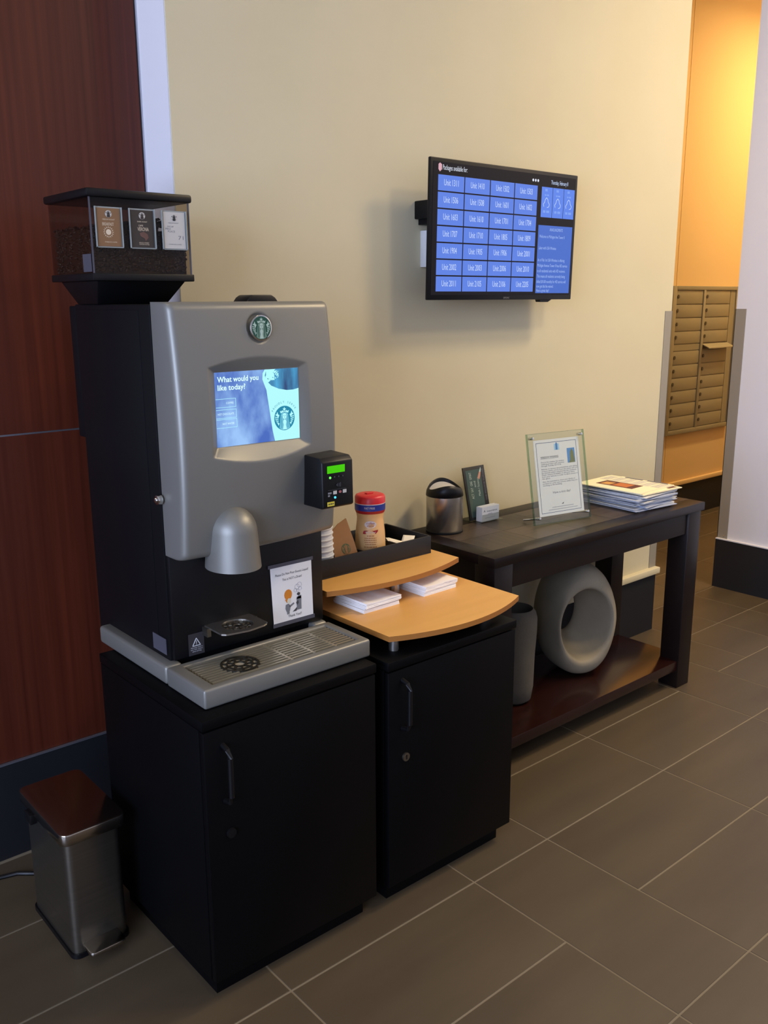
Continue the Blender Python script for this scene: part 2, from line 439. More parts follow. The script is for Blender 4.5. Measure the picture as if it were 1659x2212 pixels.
g1 = struct(MB().box(WX1 - 0.052, WX1 + 0.002, WY - 0.0025, WY, 0.308, 1.475).box(WX1, WX1 + 0.0025, WY - 0.0025, WY + 0.052, 0.308, 1.475).build('trim_1', 'guard'), 'grey corner guard on the right end of the beige wall')
# right wall, facing the window
wr = struct(box('wall_right', (RX, RX + 0.16, FY0, 2.41, 0, ZC), 'white_paint'), 'pale wall at the right edge')
br = struct(box('baseboard_right', (RX - 0.014, RX, FY0, 2.414, 0, 0.266), 'dark_base'), 'tall dark baseboard of the right wall')
box('cap_strip', (RX - 0.016, RX, FY0, 2.414, 0.266, 0.272), 'white_paint', br)
g2 = struct(MB().box(RX - 0.003, RX, 2.355, 2.413, 0.272, 1.475).box(RX - 0.003, RX + 0.06, 2.41, 2.413, 0.272, 1.475).build('trim_2', 'guard'), 'grey corner guard on the end of the right wall')
box('screw', (RX - 0.005, RX - 0.003, 2.37, 2.376, 0.285, 0.291), 'chrome', g2)
# mailbox alcove
wa = struct(box('wall_alcove_back', (WX1, AX, MY, MY + 0.1, 0, ZC), 'alcove_paint'), 'warmly lit wall of the mailbox alcove')
box('wall_panel', (5.475, AX, MY - 0.008, MY, 0.275, ZC), 'alcove_paint', wa)
box('wall_panel', (WX1, 5.470, MY - 0.008, MY, 0.275, ZC), 'alcove_paint', wa)
ba = struct(box('baseboard_alcove', (WX1, AX, MY - 0.014, MY, 0, 0.245), 'dark_base'), 'dark baseboard below the mailboxes')
box('cap_moulding', (WX1, AX, MY - 0.030, MY, 0.245, 0.275), 'alcove_paint', ba, bevel=0.004)
struct(box('wall_alcove_right', (AX, AX + 0.1, 2.0, MY + 0.1, 0, ZC), 'alcove_paint'))
struct(box('wall_alcove_front', (RX + 0.16, AX, 1.9, 2.0, 0, ZC), 'white_paint'))
# walls behind the camera, the left one with its windows
struct(box('wall_front', (LX, RX, FY0 - 0.1, FY0, 0, ZC), 'white_paint'))
wl = struct(MB().box(LX - 0.12, LX, FY0, WOODY, 0, 0.4).box(LX - 0.12, LX, FY0, WOODY, 3.1, ZC).box(LX - 0.12, LX, FY0, -2.7, 0.4, 3.1).box(LX - 0.12, LX, 1.3, WOODY, 0.4, 3.1).build('wall_left', 'white_paint'))
for i in range(3):
    y0 = -2.7 + i * 4.0 / 3; y1 = y0 + 4.0 / 3
    w = struct(MB().box(LX - 0.09, LX - 0.03, y0, y0 + 0.04, 0.4, 3.1).box(LX - 0.09, LX - 0.03, y1 - 0.04, y1, 0.4, 3.1).box(LX - 0.09, LX - 0.03, y0 + 0.04, y1 - 0.04, 0.4, 0.44).box(LX - 0.09, LX - 0.03, y0 + 0.04, y1 - 0.04, 3.06, 3.1).build('window_%d' % (i + 1), 'dark_base'))
    box('pane', (LX - 0.065, LX - 0.06, y0 + 0.04, y1 - 0.04, 0.44, 3.06), 'window_glass', w)

WHERE = ['near the beige wall end', 'in the mailbox alcove', 'in front of the coffee machine', 'in front of the mahogany wall', 'behind the camera']
for (x, y, watts, colr, lens), where in zip(DOWNLIGHTS, WHERE):
    t = thing('ceiling_downlight', (x, y, ZC - 0.02), 'round recessed ceiling downlight ' + where, 'ceiling light', 'recessed ceiling downlights')
    MB().lathe([(lens / 2, ZC - 0.001), (lens / 2 + .025, ZC - 0.001), (lens / 2 + .025, ZC - 0.012), (lens / 2, ZC - 0.008), (lens / 2, ZC - 0.001)], x, y, 32, cap=False).build('trim_ring', 'lamp_trim', t)
    MB().lathe([(0.001, ZC - 0.002), (lens / 2 - .001, ZC - 0.002)], x, y, 32, cap=False).build('lens', 'downlight_glow', t)
    d = bpy.data.lights.new('downlight_lamp', 'AREA'); d.shape = 'DISK'; d.size = lens; d.energy = watts; d.color = colr; d.spread = math.radians(160)
    o = bpy.data.objects.new('downlight_lamp', d); COL.objects.link(o); o.parent = t; o.location = (0, 0, -0.005)

# ------------------------------------------------------------------ black cabinets
CY0, CY1, CZ = 1.54, 2.04, 0.682


def cabinet(x0, x1, ztop, label, lock):
    t = thing('cabinet', ((x0 + x1) / 2, (CY0 + CY1) / 2, 0), label, 'cabinet', 'black storage cabinets')
    box('carcass', (x0 + 0.002, x1 - 0.002, CY0 + 0.021, CY1, 0.055, ztop - 0.026), 'black_lacquer', t, 0.002)
    box('plinth', (x0 + 0.022, x1 - 0.022, CY0 + 0.036, CY1 - 0.02, 0, 0.055), 'black_lacquer', t)
    box('top_panel', (x0, x1, CY0, CY1, ztop - 0.024, ztop), 'black_lacquer', t, 0.003)
    dr = box('door', (x0 + 0.003, x1 - 0.003, CY0 + 0.002, CY0 + 0.020, 0.057, ztop - 0.028), 'black_lacquer', t, 0.002)
    hx = x0 + 0.048
    h = MB().tube([(hx, CY0 + 0.004, 0.62), (hx, CY0 - 0.018, 0.615), (hx, CY0 - 0.026, 0.60), (hx, CY0 - 0.026, 0.51), (hx, CY0 - 0.018, 0.495), (hx, CY0 + 0.004, 0.49)], 0.006, 10)
    h.build('handle', 'black_plastic', dr, smooth=True)
    lk = MB(frame((x0 + 0.058, CY0 + 0.002, 0.41), (1, 0, 0), (0, 0, 1)))
    lk.prism(ellipse(0, 0, 0.011, 0.011, 20), -0.001, 0.005).build('lock', 'dark_steel' if lock else 'black_metal', dr)
    if lock:
        MB(frame((x0 + 0.058, CY0 + 0.002, 0.41), (1, 0, 0), (0, 0, 1))).box(-0.0015, 0.0015, -0.006, 0.006, 0.005, 0.006).build('keyhole', 'black_metal', dr)
    return t


cabinet(0.827, 1.298, 0.687, 'black cabinet under the coffee machine', False)
cabinet(1.334, 1.801, 0.676, 'black cabinet under the two-tier maple shelf', True)

# ------------------------------------------------------------------ coffee machine
BX0, BX1, BYF, BYB, BZ0, BZT = 0.885, 1.313, 1.775, 2.16, 0.733, 1.522
cm = thing('coffee_machine', (1.09, 1.85, 0.687), 'silver and black countertop coffee machine with a lit touch screen', 'coffee machine')
box('body', (BX0, BX1, BYF, BYB, 0.70, BZT), 'black_metal', cm, 0.004, label='black metal cabinet body')
box('side_panel', (BX0 - 0.0015, BX0 + 0.001, BYF + 0.05, BYB - 0.008, 0.75, BZT - 0.012), 'black_metal', cm, 0.001)
box('rear_cover', (BX0 + 0.004, BX1 - 0.01, BYB, 2.205, 1.20, BZT - 0.004), 'black_metal', cm, 0.004)
MB().prism([(1.175, BZT - 0.004), (1.19, BZT + 0.014), (1.20, BZT + 0.02), (1.255, BZT + 0.02), (1.265, BZT + 0.014), (1.28, BZT - 0.004)], 1.87, 1.93, 'y').build('top_catch', 'black_plastic', cm, 0.003)
# brew recess pillar between body and tray
box('brew_panel', (BX0 + 0.004, BX1 - 0.004, BYF - 0.012, BYF + 0.002, 0.735, 0.995), 'black_plastic', cm, 0.003)

# curved silver door with its screen recess
DX0, DX1, DZ0, DZ1, DYB = 0.887, 1.312, 0.982, 1.527, 1.772
SX0, SX1, SZ0, SZ1 = 0.984, 1.200, 1.221, 1.381
nx, nz = 150, 190
xs = np.linspace(DX0, DX1, nx); zs = np.linspace(DZ0, DZ1, nz)
Xg, Zg = np.meshgrid(xs, zs)
xc = (DX0 + DX1) / 2; wd = DX1 - DX0
bulge = 1.668 + 0.024 * ((Zg - 1.22) / 0.30) ** 2 + 0.010 * ((Xg - xc) / (wd / 2)) ** 2 + 0.018 * ((Xg - DX0) / wd) ** 2
rr = 0.016
for d in (Xg - DX0, DX1 - Xg, Zg - DZ0, DZ1 - Zg):
    q = np.clip(rr - d, 0, rr); bulge = bulge + (rr - np.sqrt(np.maximum(rr * rr - q * q, 0)))
# rim of the recess, arched above and below
ux = (Xg - (SX0 + SX1) / 2) / 0.132
rt = SZ1 + 0.010 + 0.020 * (1 - np.clip(ux, -1, 1) ** 2); rb = SZ0 - 0.016 - 0.022 * (1 - np.clip(ux, -1, 1) ** 2)
rl, rrx = SX0 - 0.022, SX1 + 0.026
tt = np.minimum.reduce([(Xg - rl) / (SX0 - rl), (rrx - Xg) / (rrx - SX1), (rt - Zg) / (rt - SZ1), (Zg - rb) / (SZ0 - rb)])
rec = np.clip(tt, 0, 1)
YS = 1.694
Yg = np.where(tt > 0, bulge * (1 - rec) + YS * rec, bulge)
# badge dimple
bd = np.hypot((Xg - 1.098), (Zg - 1.4715)); Yg = Yg + 0.006 * np.clip((0.033 - bd) / 0.006, 0, 1)
verts = [(Xg[j, i], Yg[j, i], Zg[j, i]) for j in range(nz) for i in range(nx)]
faces = [(j * nx + i, j * nx + i + 1, (j + 1) * nx + i + 1, (j + 1) * nx + i) for j in range(nz - 1) for i in range(nx - 1)]
ring = [i for i in range(nx)] + [j * nx + nx - 1 for j in range(1, nz)] + [(nz - 1) * nx + i for i in range(nx - 2, -1, -1)] + [j * nx for j in range(nz - 2, 0, -1)]
nb = len(verts)
for k in ring: verts.append((verts[k][0], DYB, verts[k][2]))
L = len(ring)
for k in range(L): faces.append((ring[k], nb + k, nb + (k + 1) % L, ring[(k + 1) % L]))
faces.append(tuple(nb + k for k in range(L)))
door = MB().add(verts, faces).build('door', 'silver_paint', cm, smooth=True, angle=50, label='curved silver front door')
MB(frame((0.883, 1.768, 1.11), (0, -1, 0), (0, 0, 1))).prism(ellipse(0, 0, 0.011, 0.011, 20), 0, 0.012).prism(ellipse(0, 0, 0.006, 0.006, 16), 0.012, 0.016).build('lock', 'chrome', cm, 0.002, label='chrome door lock')
# badge
bf = frame((1.098, 1.684, 1.4715), (1, 0, 0), (0, 0, 1))
badge = MB(bf).prism(ellipse(0, 0, 0.0275, 0.0275, 40), -0.004, 0.003).build('badge', 'chrome', cm, 0.001, label='round chrome badge with a green emblem')
emblem(bf, 0, 0, 0.0245, 'emblem_green', 'emblem_pale', badge, n=0.0032, mid='emblem_mid')
# spout cover: half column with a domed top
prof = [(0.060, 0.953)] + [(0.060 - 0.006 * t, 0.953 + 0.082 * t) for t in (0.1, 0.5, 1.0)] + [(0.054 * math.cos(a), 1.035 + 0.056 * math.sin(a)) for a in np.linspace(0.12, 1.52, 9)]
MB().lathe(prof, 1.008, 1.690, 40, 1.0, 1.15).build('spout_cover', 'silver_paint', cm, smooth=True, angle=60, label='domed silver spout cover')
# touch screen
sf = frame((SX0, YS - 0.0008, SZ0), (1, 0, 0), (0, 0, 1))
SW, SH = SX1 - SX0, SZ1 - SZ0
scr = MB(sf).box(0, SW, 0, SH, -0.002, 0.0).build('touch_screen', 'screen_sky', cm, label='lit blue touch screen')
P = lambda u, v: (u * SW, v * SH)
cup = [P(.575, .80), P(.60, .72), P(.66, .15), P(.685, 0.0), P(1, 0), P(1, .715), P(.93, .698), P(.85, .698), P(.75, .725), P(.66, .775), P(.60, .85), P(.585, .92), P(.60, .98), P(.62, 1.0), P(.585, 1.0), P(.56, .95), P(.555, .87)]
MB(sf).prism(cup, 0.0003, 0.0006).build('cup_picture', 'screen_cup', scr)
MB(sf).prism([P(.60, .85), P(.66, .775), P(.75, .725), P(.85, .698), P(.93, .698), P(1, .715), P(1, 1), P(.62, 1), P(.60, .98), P(.585, .92)], 0.0003, 0.0006).build('coffee_picture', 'screen_coffee', scr)
foam = MB(sf)
for k in range(70):
    a = rng.random(); b = rng.random()
    u, v = .60 + .15 * a, .99 - .17 * b * (1 - .35 * a) - 0.0
    if v > .99 or u + (v - .82) * -.9 < .52: continue
    r = .003 * (1 - .6 * a)
    foam.prism(ellipse(u * SW, v * SH, r, r, 8), 0.0006, 0.0008)
foam.prism([P(.60, .98), P(.60, .90), P(.63, .87), P(.67, .88), P(.69, .92), P(.68, .97), P(.72, 1.0), P(.62, 1.0)], 0.0006, 0.0008)
foam.build('foam_picture', 'screen_cup', scr)
lettering([('What would you', .03 * SW, .868 * SH, .0165, 'l', .478 * SW), ('like today?', .03 * SW, .76 * SH, .0165, 'l', .32 * SW)], sf, 'screen_text', scr, n=0.0004, bold=0.018)
btn = MB(sf)
for k, v in enumerate((.53, .385, .255)):
    u0, u1, v0, v1 = 0.002, .232 + .003 * k, v, v + .118
    lw = .006
    for r in ((u0, u1, v0, v0 + lw), (u0, u1, v1 - lw, v1), (u1 - lw * .75, u1, v0, v1)):
        btn.box(r[0] * SW, r[1] * SW, r[2] * SH, r[3] * SH, 0.0003, 0.0005)
btn.build('button_outlines', 'screen_line', scr)
lettering([('COFFEE', .205 * SW, .575 * SH, .0062, 'r', .085 * SW), ('HOT CHOCOLATE', .205 * SW, .43 * SH, .0062, 'r', .185 * SW), ('HOT WATER', .205 * SW, .298 * SH, .0062, 'r', .135 * SW)], sf, 'screen_text', scr, n=0.0004)
emblem(sf, .811 * SW, .308 * SH, .128 * SW, 'screen_teal', 'screen_cup', scr, n=0.0006, name='cup_emblem_disc', mid='screen_pale')
arc = []
for k, ch in enumerate('PROUDLY SERVE'):
    if ch == ' ': continue
    a = math.radians(150 - k * 9.6)
    arc.append((ch, .811 * SW + .158 * SW * math.cos(a), .308 * SH + .158 * SW * math.sin(a), .0068, 'c', None, math.degrees(a) - 90))
lettering(arc, sf, 'screen_teal', scr, n=0.0008)
# card reader on the door
RX0, RX1, RZ0, RZ1, RY0, RY1 = 1.203, 1.292, 1.063, 1.183, 1.612, 1.70
rd = MB().prism([(RY1, RZ0), (RY1, RZ1), (RY0 + 0.014, RZ1 - 0.002), (RY0 + 0.002, RZ1 - 0.012), (RY0, RZ0 + 0.004), (RY0 + 0.006, RZ0)], RX0, RX1, 'x').build('card_reader', 'black_plastic', cm, 0.003, label='black card reader with a green display')
rf = frame((RX0, RY0 + 0.0004, RZ0), (1, 0, 0), (0, -0.018, 1))
MB(rf).box(0.012, 0.062, 0.083, 0.100, 0.0, 0.0012).build('display', 'lcd_green', rd)
MB(rf).prism(ellipse(0.020, 0.073, 0.0028, 0.0028, 14), 0, 0.0014).build('green_lamp', 'led_green', rd)
MB(rf).prism(ellipse(0.034, 0.0255, 0.0028, 0.0028, 14), 0, 0.0014).build('blue_lamp', 'led_blue', rd)
m_ = MB(rf)
for u in (0.033, 0.045, 0.057): m_.prism(ellipse(u, 0.0735, 0.0018, 0.0018, 10), 0, 0.0008)
m_.prism([(0.037, 0.054), (0.042, 0.058), (0.042, 0.050)], 0, 0.0008).box(0.045, 0.0465, 0.050, 0.058, 0, 0.0008).box(0.049, 0.0505, 0.049, 0.059, 0, 0.0008)
m_.box(0.014, 0.066, 0.0435, 0.0442, 0, 0.0008).build('printed_marks', 'reader_grey', rd)
MB(rf).box(0.014, 0.024, 0.035, 0.039, 0, 0.0008).box(0.014, 0.019, 0.029, 0.033, 0, 0.0008).build('card_mark', 'sticker_grey', rd)
MB(rf).box(0.029, 0.039, 0.033, 0.041, 0, 0.0008).build('card_mark', 'card_white', rd)
MB(rf).prism(ellipse(0.049, 0.037, 0.004, 0.003, 12), 0, 0.0008).build('card_mark', 'label_pink', rd)
MB(rf).box(0.057, 0.067, 0.033, 0.041, 0, 0.0008).build('card_mark', 'card_white', rd)
ys = MB(rf).box(0.012, 0.032, 0.0065, 0.0165, 0, 0.0008).build('sticker', 'yellow_sticker', rd)
print_lines([(.022, .0105, .015, .0025)], rf, 'ink', rd, n=0.001)
# silver base: front tray part, side rails, drip grate
TX0, TX1, TY0, TY1, TZ = 0.859, 1.313, 1.580, 1.748, 0.733
outer = [(TX0, TY0), (TX1, TY0), (TX1, TY1), (TX0, TY1)]
GX0, GX1, GY0, GY1 = 0.893, 1.290, 1.603, 1.732
# tray frame with a well cut into it
tr = MB()
hz = TZ - 0.012
o8 = [(TX0, TY0), (TX1, TY0), (TX1, TY1), (TX0, TY1)]; i8 = [(GX0, GY0), (GX1, GY0), (GX1, GY1), (GX0, GY1)]
vs = [(x, y, 0.6885) for x, y in o8] + [(x, y, TZ) for x, y in o8] + [(x, y, TZ) for x, y in i8] + [(x, y, hz) for x, y in i8]
fs = [(0, 3, 2, 1)] + [(k, (k + 1) % 4, 4 + (k + 1) % 4, 4 + k) for k in range(4)] + [(4 + k, 4 + (k + 1) % 4, 8 + (k + 1) % 4, 8 + k) for k in range(4)] + [(8 + k, 8 + (k + 1) % 4, 12 + (k + 1) % 4, 12 + k) for k in range(4)] + [(12, 13, 14, 15)]
tray = tr.add(vs, fs).build('drip_tray', 'silver_paint', cm, 0.006, 3, label='silver drip tray')
box('well', (GX0 + 0.001, GX1 - 0.001, GY0 + 0.001, GY1 - 0.001, hz, hz + 0.001), 'well_dark', tray)
for x0, x1 in ((TX0, 0.902), (1.27, TX1)):
    box('base_rail', (x0, x1, TY1 + 0.003, 2.105, 0.6885, TZ), 'silver_paint', cm, 0.008, 3, label='silver side rail of the base')
gz0, gz1 = hz + 0.004, TZ - 0.002
rc = (0.997, 1.662); rR = 0.045
nbar = 10
segs_x = [(GX0 + 0.004, 1.100), (1.106, 1.163), (1.169, 1.226), (1.232, GX1 - 0.004)]
for k in range(nbar):
    y = GY0 + 0.009 + k * (GY1 - GY0 - 0.018) / (nbar - 1)
    for a, b in segs_x:
        parts = [(a, b)]
        if a < rc[0] < b:
            dy = y - rc[1]
            h = math.sqrt(max(rR ** 2 - dy ** 2, 0)) if abs(dy) < rR else 0
            parts = [(a, rc[0] - h), (rc[0] + h, b)] if h > 0.004 else [(a, b)]
        for p, q in parts:
            if q - p > 0.006: box('grate_bar', (p, q, y - 0.0024, y + 0.0024, gz0, gz1), 'grate_steel', tray)
for x in (1.103, 1.166, 1.229): box('grate_crossbar', (x - 0.003, x + 0.003, GY0 + 0.003, GY1 - 0.003, gz0 - 0.001, gz1 - 0.001), 'grate_steel', tray)


def rosette(cx, cy, z0, z1, R, material, parent):
    def ring(r0, r1, name):
        n = 40; vs = []; fs = []
        for k in range(n):
            a = 2 * math.pi * k / n; c, s = math.cos(a), math.sin(a)
            vs += [(cx + r0 * c, cy + r0 * s, z0), (cx + r1 * c, cy + r1 * s, z0), (cx + r1 * c, cy + r1 * s, z1), (cx + r0 * c, cy + r0 * s, z1)]
        for k in range(n):
            p, q = 4 * k, 4 * ((k + 1) % n)
            for i in range(4): fs.append((p + i, p + (i + 1) % 4, q + (i + 1) % 4, q + i))
        MB().add(vs, fs).build(name, material, parent)
    ring(R * .90, R, 'grate_ring'); ring(R * .62, R * .70, 'grate_ring'); ring(R * .27, R * .36, 'grate_ring')
    for m, r0, r1, off in ((10, .70, .90, 0), (9, .36, .62, .2)):
        sp = MB()
        for k in range(m):
            a = off + 2 * math.pi * k / m; c, s = math.cos(a), math.sin(a); w = 0.0016
            sp.add([(cx + R * r * c + q * w * -s, cy + R * r * s + q * w * c, z) for z in (z0, z1) for r, q in ((r0 - .01, -1), (r1 + .01, -1), (r1 + .01, 1), (r0 - .01, 1))],
                   [(0, 3, 2, 1), (4, 5, 6, 7), (0, 1, 5, 4), (1, 2, 6, 5), (2, 3, 7, 6), (3, 0, 4, 7)])
        sp.build('grate_spokes', material, parent)


rosette(rc[0], rc[1], gz1 - 0.002, gz1 + 0.0015, rR - 0.001, 'grate_dark', tray)
MB().prism(ellipse(rc[0], rc[1], .041, .041, 32), gz0, gz1 - 0.002).build('cup_rest', 'well_silver', tray)
# folding cup shelf
SZ = 0.802
shp = [(0.968, 1.765), (0.968, 1.686), (0.978, 1.677), (1.03, 1.668), (1.078, 1.675), (1.090, 1.684), (1.090, 1.765)]
cxs, cys, rs = 1.029, 1.718, 0.036
# shelf plate with a round opening
n = 40; ang = [2 * math.pi * k / n for k in range(n)]


def hit(a):
    c, s = math.cos(a), math.sin(a); best = 9
    for k in range(len(shp)):
        x1, y1 = shp[k]; x2, y2 = shp[(k + 1) % len(shp)]
        ex, ey = x2 - x1, y2 - y1; den = c * ey - s * ex
        if abs(den) < 1e-9: continue
        t = ((x1 - cxs) * ey - (y1 - cys) * ex) / den; w = ((x1 - cxs) * s - (y1 - cys) * c) / den
        if t > 0 and -1e-6 <= w <= 1 + 1e-6: best = min(best, t)
    return (cxs + best * c, cys + best * s)


vo = [hit(a) for a in ang]; vi = [(cxs + rs * math.cos(a), cys + rs * math.sin(a)) for a in ang]
vs = [(x, y, SZ) for x, y in vo] + [(x, y, SZ) for x, y in vi] + [(x, y, SZ - .004) for x, y in vo] + [(x, y, SZ - .004) for x, y in vi]
fs = []
for k in range(n):
    j = (k + 1) % n
    fs += [(k, j, n + j, n + k), (2 * n + k, 3 * n + k, 3 * n + j, 2 * n + j), (k, 2 * n + k, 2 * n + j, j), (n + k, n + j, 3 * n + j, 3 * n + k)]
shelf = MB().add(vs, fs).build('cup_shelf', 'steel', cm, label='small folding steel cup shelf')
rosette(cxs, cys, SZ - 0.005, SZ - 0.002, rs - 0.0005, 'dark_steel', shelf)
box('bracket', (0.962, 0.972, 1.74, 1.768, SZ - 0.022, SZ - 0.002), 'dark_steel', shelf)
box('bracket', (1.086, 1.096, 1.74, 1.768, SZ - 0.022, SZ - 0.002), 'dark_steel', shelf)
# stickers
MB().box(BX0 - 0.0028, BX0 - 0.0014, 1.788, 1.852, 0.744, 0.782).build('sticker', 'tape', cm, label='grey sticker on the side')
wf = frame((0.925, BYF - 0.0125, 0.737), (1, 0, 0), (0, 0, 1))
ws = MB(wf).box(0, 0.040, 0, 0.052, 0, 0.0006).build('warning_sticker', 'sticker_dark', cm, label='dark warning sticker with a white triangle')
tri = MB(wf)
for a, b in (((.010, .022), (.030, .022)), ((.010, .022), (.020, .040)), ((.020, .040), (.030, .022))):
    d = Vector((b[0] - a[0], b[1] - a[1])).normalized(); q = Vector((-d.y, d.x)) * 0.0009
    tri.prism([(a[0] + q.x, a[1] + q.y), (a[0] - q.x, a[1] - q.y), (b[0] - q.x, b[1] - q.y), (b[0] + q.x, b[1] + q.y)], 0.0006, 0.001)
tri.box(.0194, .0206, .0265, .034, 0.0006, 0.001).box(.0194, .0206, .024, .0253, 0.0006, 0.001).build('warning_triangle', 'print_white', ws)
lettering([('Warning: liquid is', .020, .0165, .0042, 'c', .030), ('hot. Use caution', .020, .0120, .0042, 'c', .030), ('when serving', .020, .0075, .0042, 'c', .023)], wf, 'print_white', ws, n=0.0009)

# taped notice on the machine's brew panel
pf = frame((1.157, BYF - 0.0135, 0.756), (1, 0, 0), (0, 0, 1))
pn = thing('paper_notice', (1.215, BYF - 0.014, 0.756), 'white paper notice with a cartoon taped below the coffee machine door', 'notice')
PW, PH = 0.119, 0.147
MB(pf).add([(0, 0, 0), (PW, 0, 0), (PW - .003, PH, 0), (-.006, PH, 0), (0, 0, .0006), (PW, 0, .0006), (PW - .003, PH, .0006), (-.006, PH, .0006)],
           [(0, 3, 2, 1), (4, 5, 6, 7), (0, 1, 5, 4), (1, 2, 6, 5), (2, 3, 7, 6), (3, 0, 4, 7)]).build('sheet', 'paper', pn)
MB(pf).box(-.012, PW + .002, PH - .003, PH + .006, .0007, .0011).build('tape_strip', 'tape', pn, label='clear tape strip')
MB(pf).box(-.002, PW + .004, -.008, .002, .0007, .0011).build('tape_strip', 'tape', pn, label='clear tape strip')
lettering([('Please Do Not Pour Excess Liquid!', .057, .121, .0085, 'c', .098), ('This is NOT a Drain!', .057, .107, .0085, 'c', .058), ('Thank You!!', .063, .010, .0095, 'c', .040)], pf, 'ink', pn, n=0.001)
MB(pf).prism(ellipse(.044, .069, .0115, .0135, 14), .0008, .0010).prism([(.034, .058), (.040, .048), (.045, .056)], .0008, .0010).build('hair_print', 'orange_hair', pn)
MB(pf).prism(ellipse(.046, .052, .0055, .0075, 12), .0010, .0012).build('face_print', 'cartoon_skin', pn)
MB(pf).prism([(.036, .044), (.046, .046), (.050, .036), (.048, .026), (.038, .026), (.035, .034)], .0008, .0010).prism([(.047, .040), (.060, .046), (.062, .042), (.049, .035)], .0008, .0010).prism([(.039, .026), (.047, .026), (.047, .019), (.040, .018)], .0008, .0010).build('figure_print', 'cartoon_grey', pn)
MB(pf).prism([(.056, .022), (.070, .032), (.068, .022)], .0008, .0010).prism([(.067, .044), (.073, .050), (.075, .042), (.070, .036)], .0010, .0012).prism(ellipse(.075, .065, .005, .004, 10), .0010, .0012).build('shadow_print', 'cartoon_dark', pn)
MB(pf).box(.069, .083, .024, .058, .0008, .0010).prism([(.068, .052), (.076, .062), (.083, .060), (.083, .052)], .0008, .0010).build('machine_print', 'cartoon_grey', pn)
sm = MB(pf)
for u, v, r in ((.066, .076, .005), (.071, .084, .007), (.078, .088, .007), (.080, .078, .005), (.073, .074, .004)):
    o_ = ellipse(u, v, r, r, 16); i_ = ellipse(u, v, r - .0008, r - .0008, 16)
    for k in range(16): sm.prism([o_[k], o_[(k + 1) % 16], i_[(k + 1) % 16], i_[k]], .0008, .0010)
sm.build('smoke_print', 'ink_faint', pn)

# ------------------------------------------------------------------ bean hopper
HX0, HX1, HY0, HY1 = 0.853, 1.093, 1.960, 2.190
hp = thing('bean_hopper', (0.97, 2.08, BZT), 'clear coffee bean hopper with a black lid on top of the machine', 'bean hopper')
fv = [(0.882, 2.02), (1.055, 2.02), (1.055, 2.13), (0.882, 2.13)]; tv = [(HX0 + .012, HY0 + .012), (HX1 - .012, HY0 + .012), (HX1 - .012, HY1 - .012), (HX0 + .012, HY1 - .012)]
MB().add([(x, y, BZT) for x, y in fv] + [(x, y, 1.573) for x, y in tv], [(3, 2, 1, 0), (4, 5, 6, 7)] + [(k, (k + 1) % 4, 4 + (k + 1) % 4, 4 + k) for k in range(4)]).build('funnel', 'black_plastic', hp, 0.002)
box('rim', (HX0 - .004, HX1 + .004, HY0 - .004, HY1 + .004, 1.573, 1.589), 'black_plastic', hp, 0.002)
box('lid', (HX0 - .008, HX1 + .006, HY0 - .007, HY1 + .008, 1.748, 1.766), 'black_plastic', hp, 0.005, 2)
for b in ((HX0, HX1, HY0, HY0 + .003, 1.589, 1.748), (HX0, HX1, HY1 - .003, HY1, 1.589, 1.748), (HX0, HX0 + .003, HY0 + .003, HY1 - .003, 1.589, 1.748), (HX1 - .003, HX1, HY0 + .003, HY1 - .003, 1.589, 1.748)):
    box('pane', b, 'hopper_pane', hp)
for x, y in ((HX0, HY0), (HX1 - .0025, HY0)): box('corner_edge', (x - .0005, x + .0025, y - .0005, y + .0025, 1.589, 1.748), 'tape', hp)
box('sticker', (HX0 - .0008, HX0 - .0001, 1.968, 2.012, 1.592, 1.63), 'tape', hp, label='faint grey square sticker')
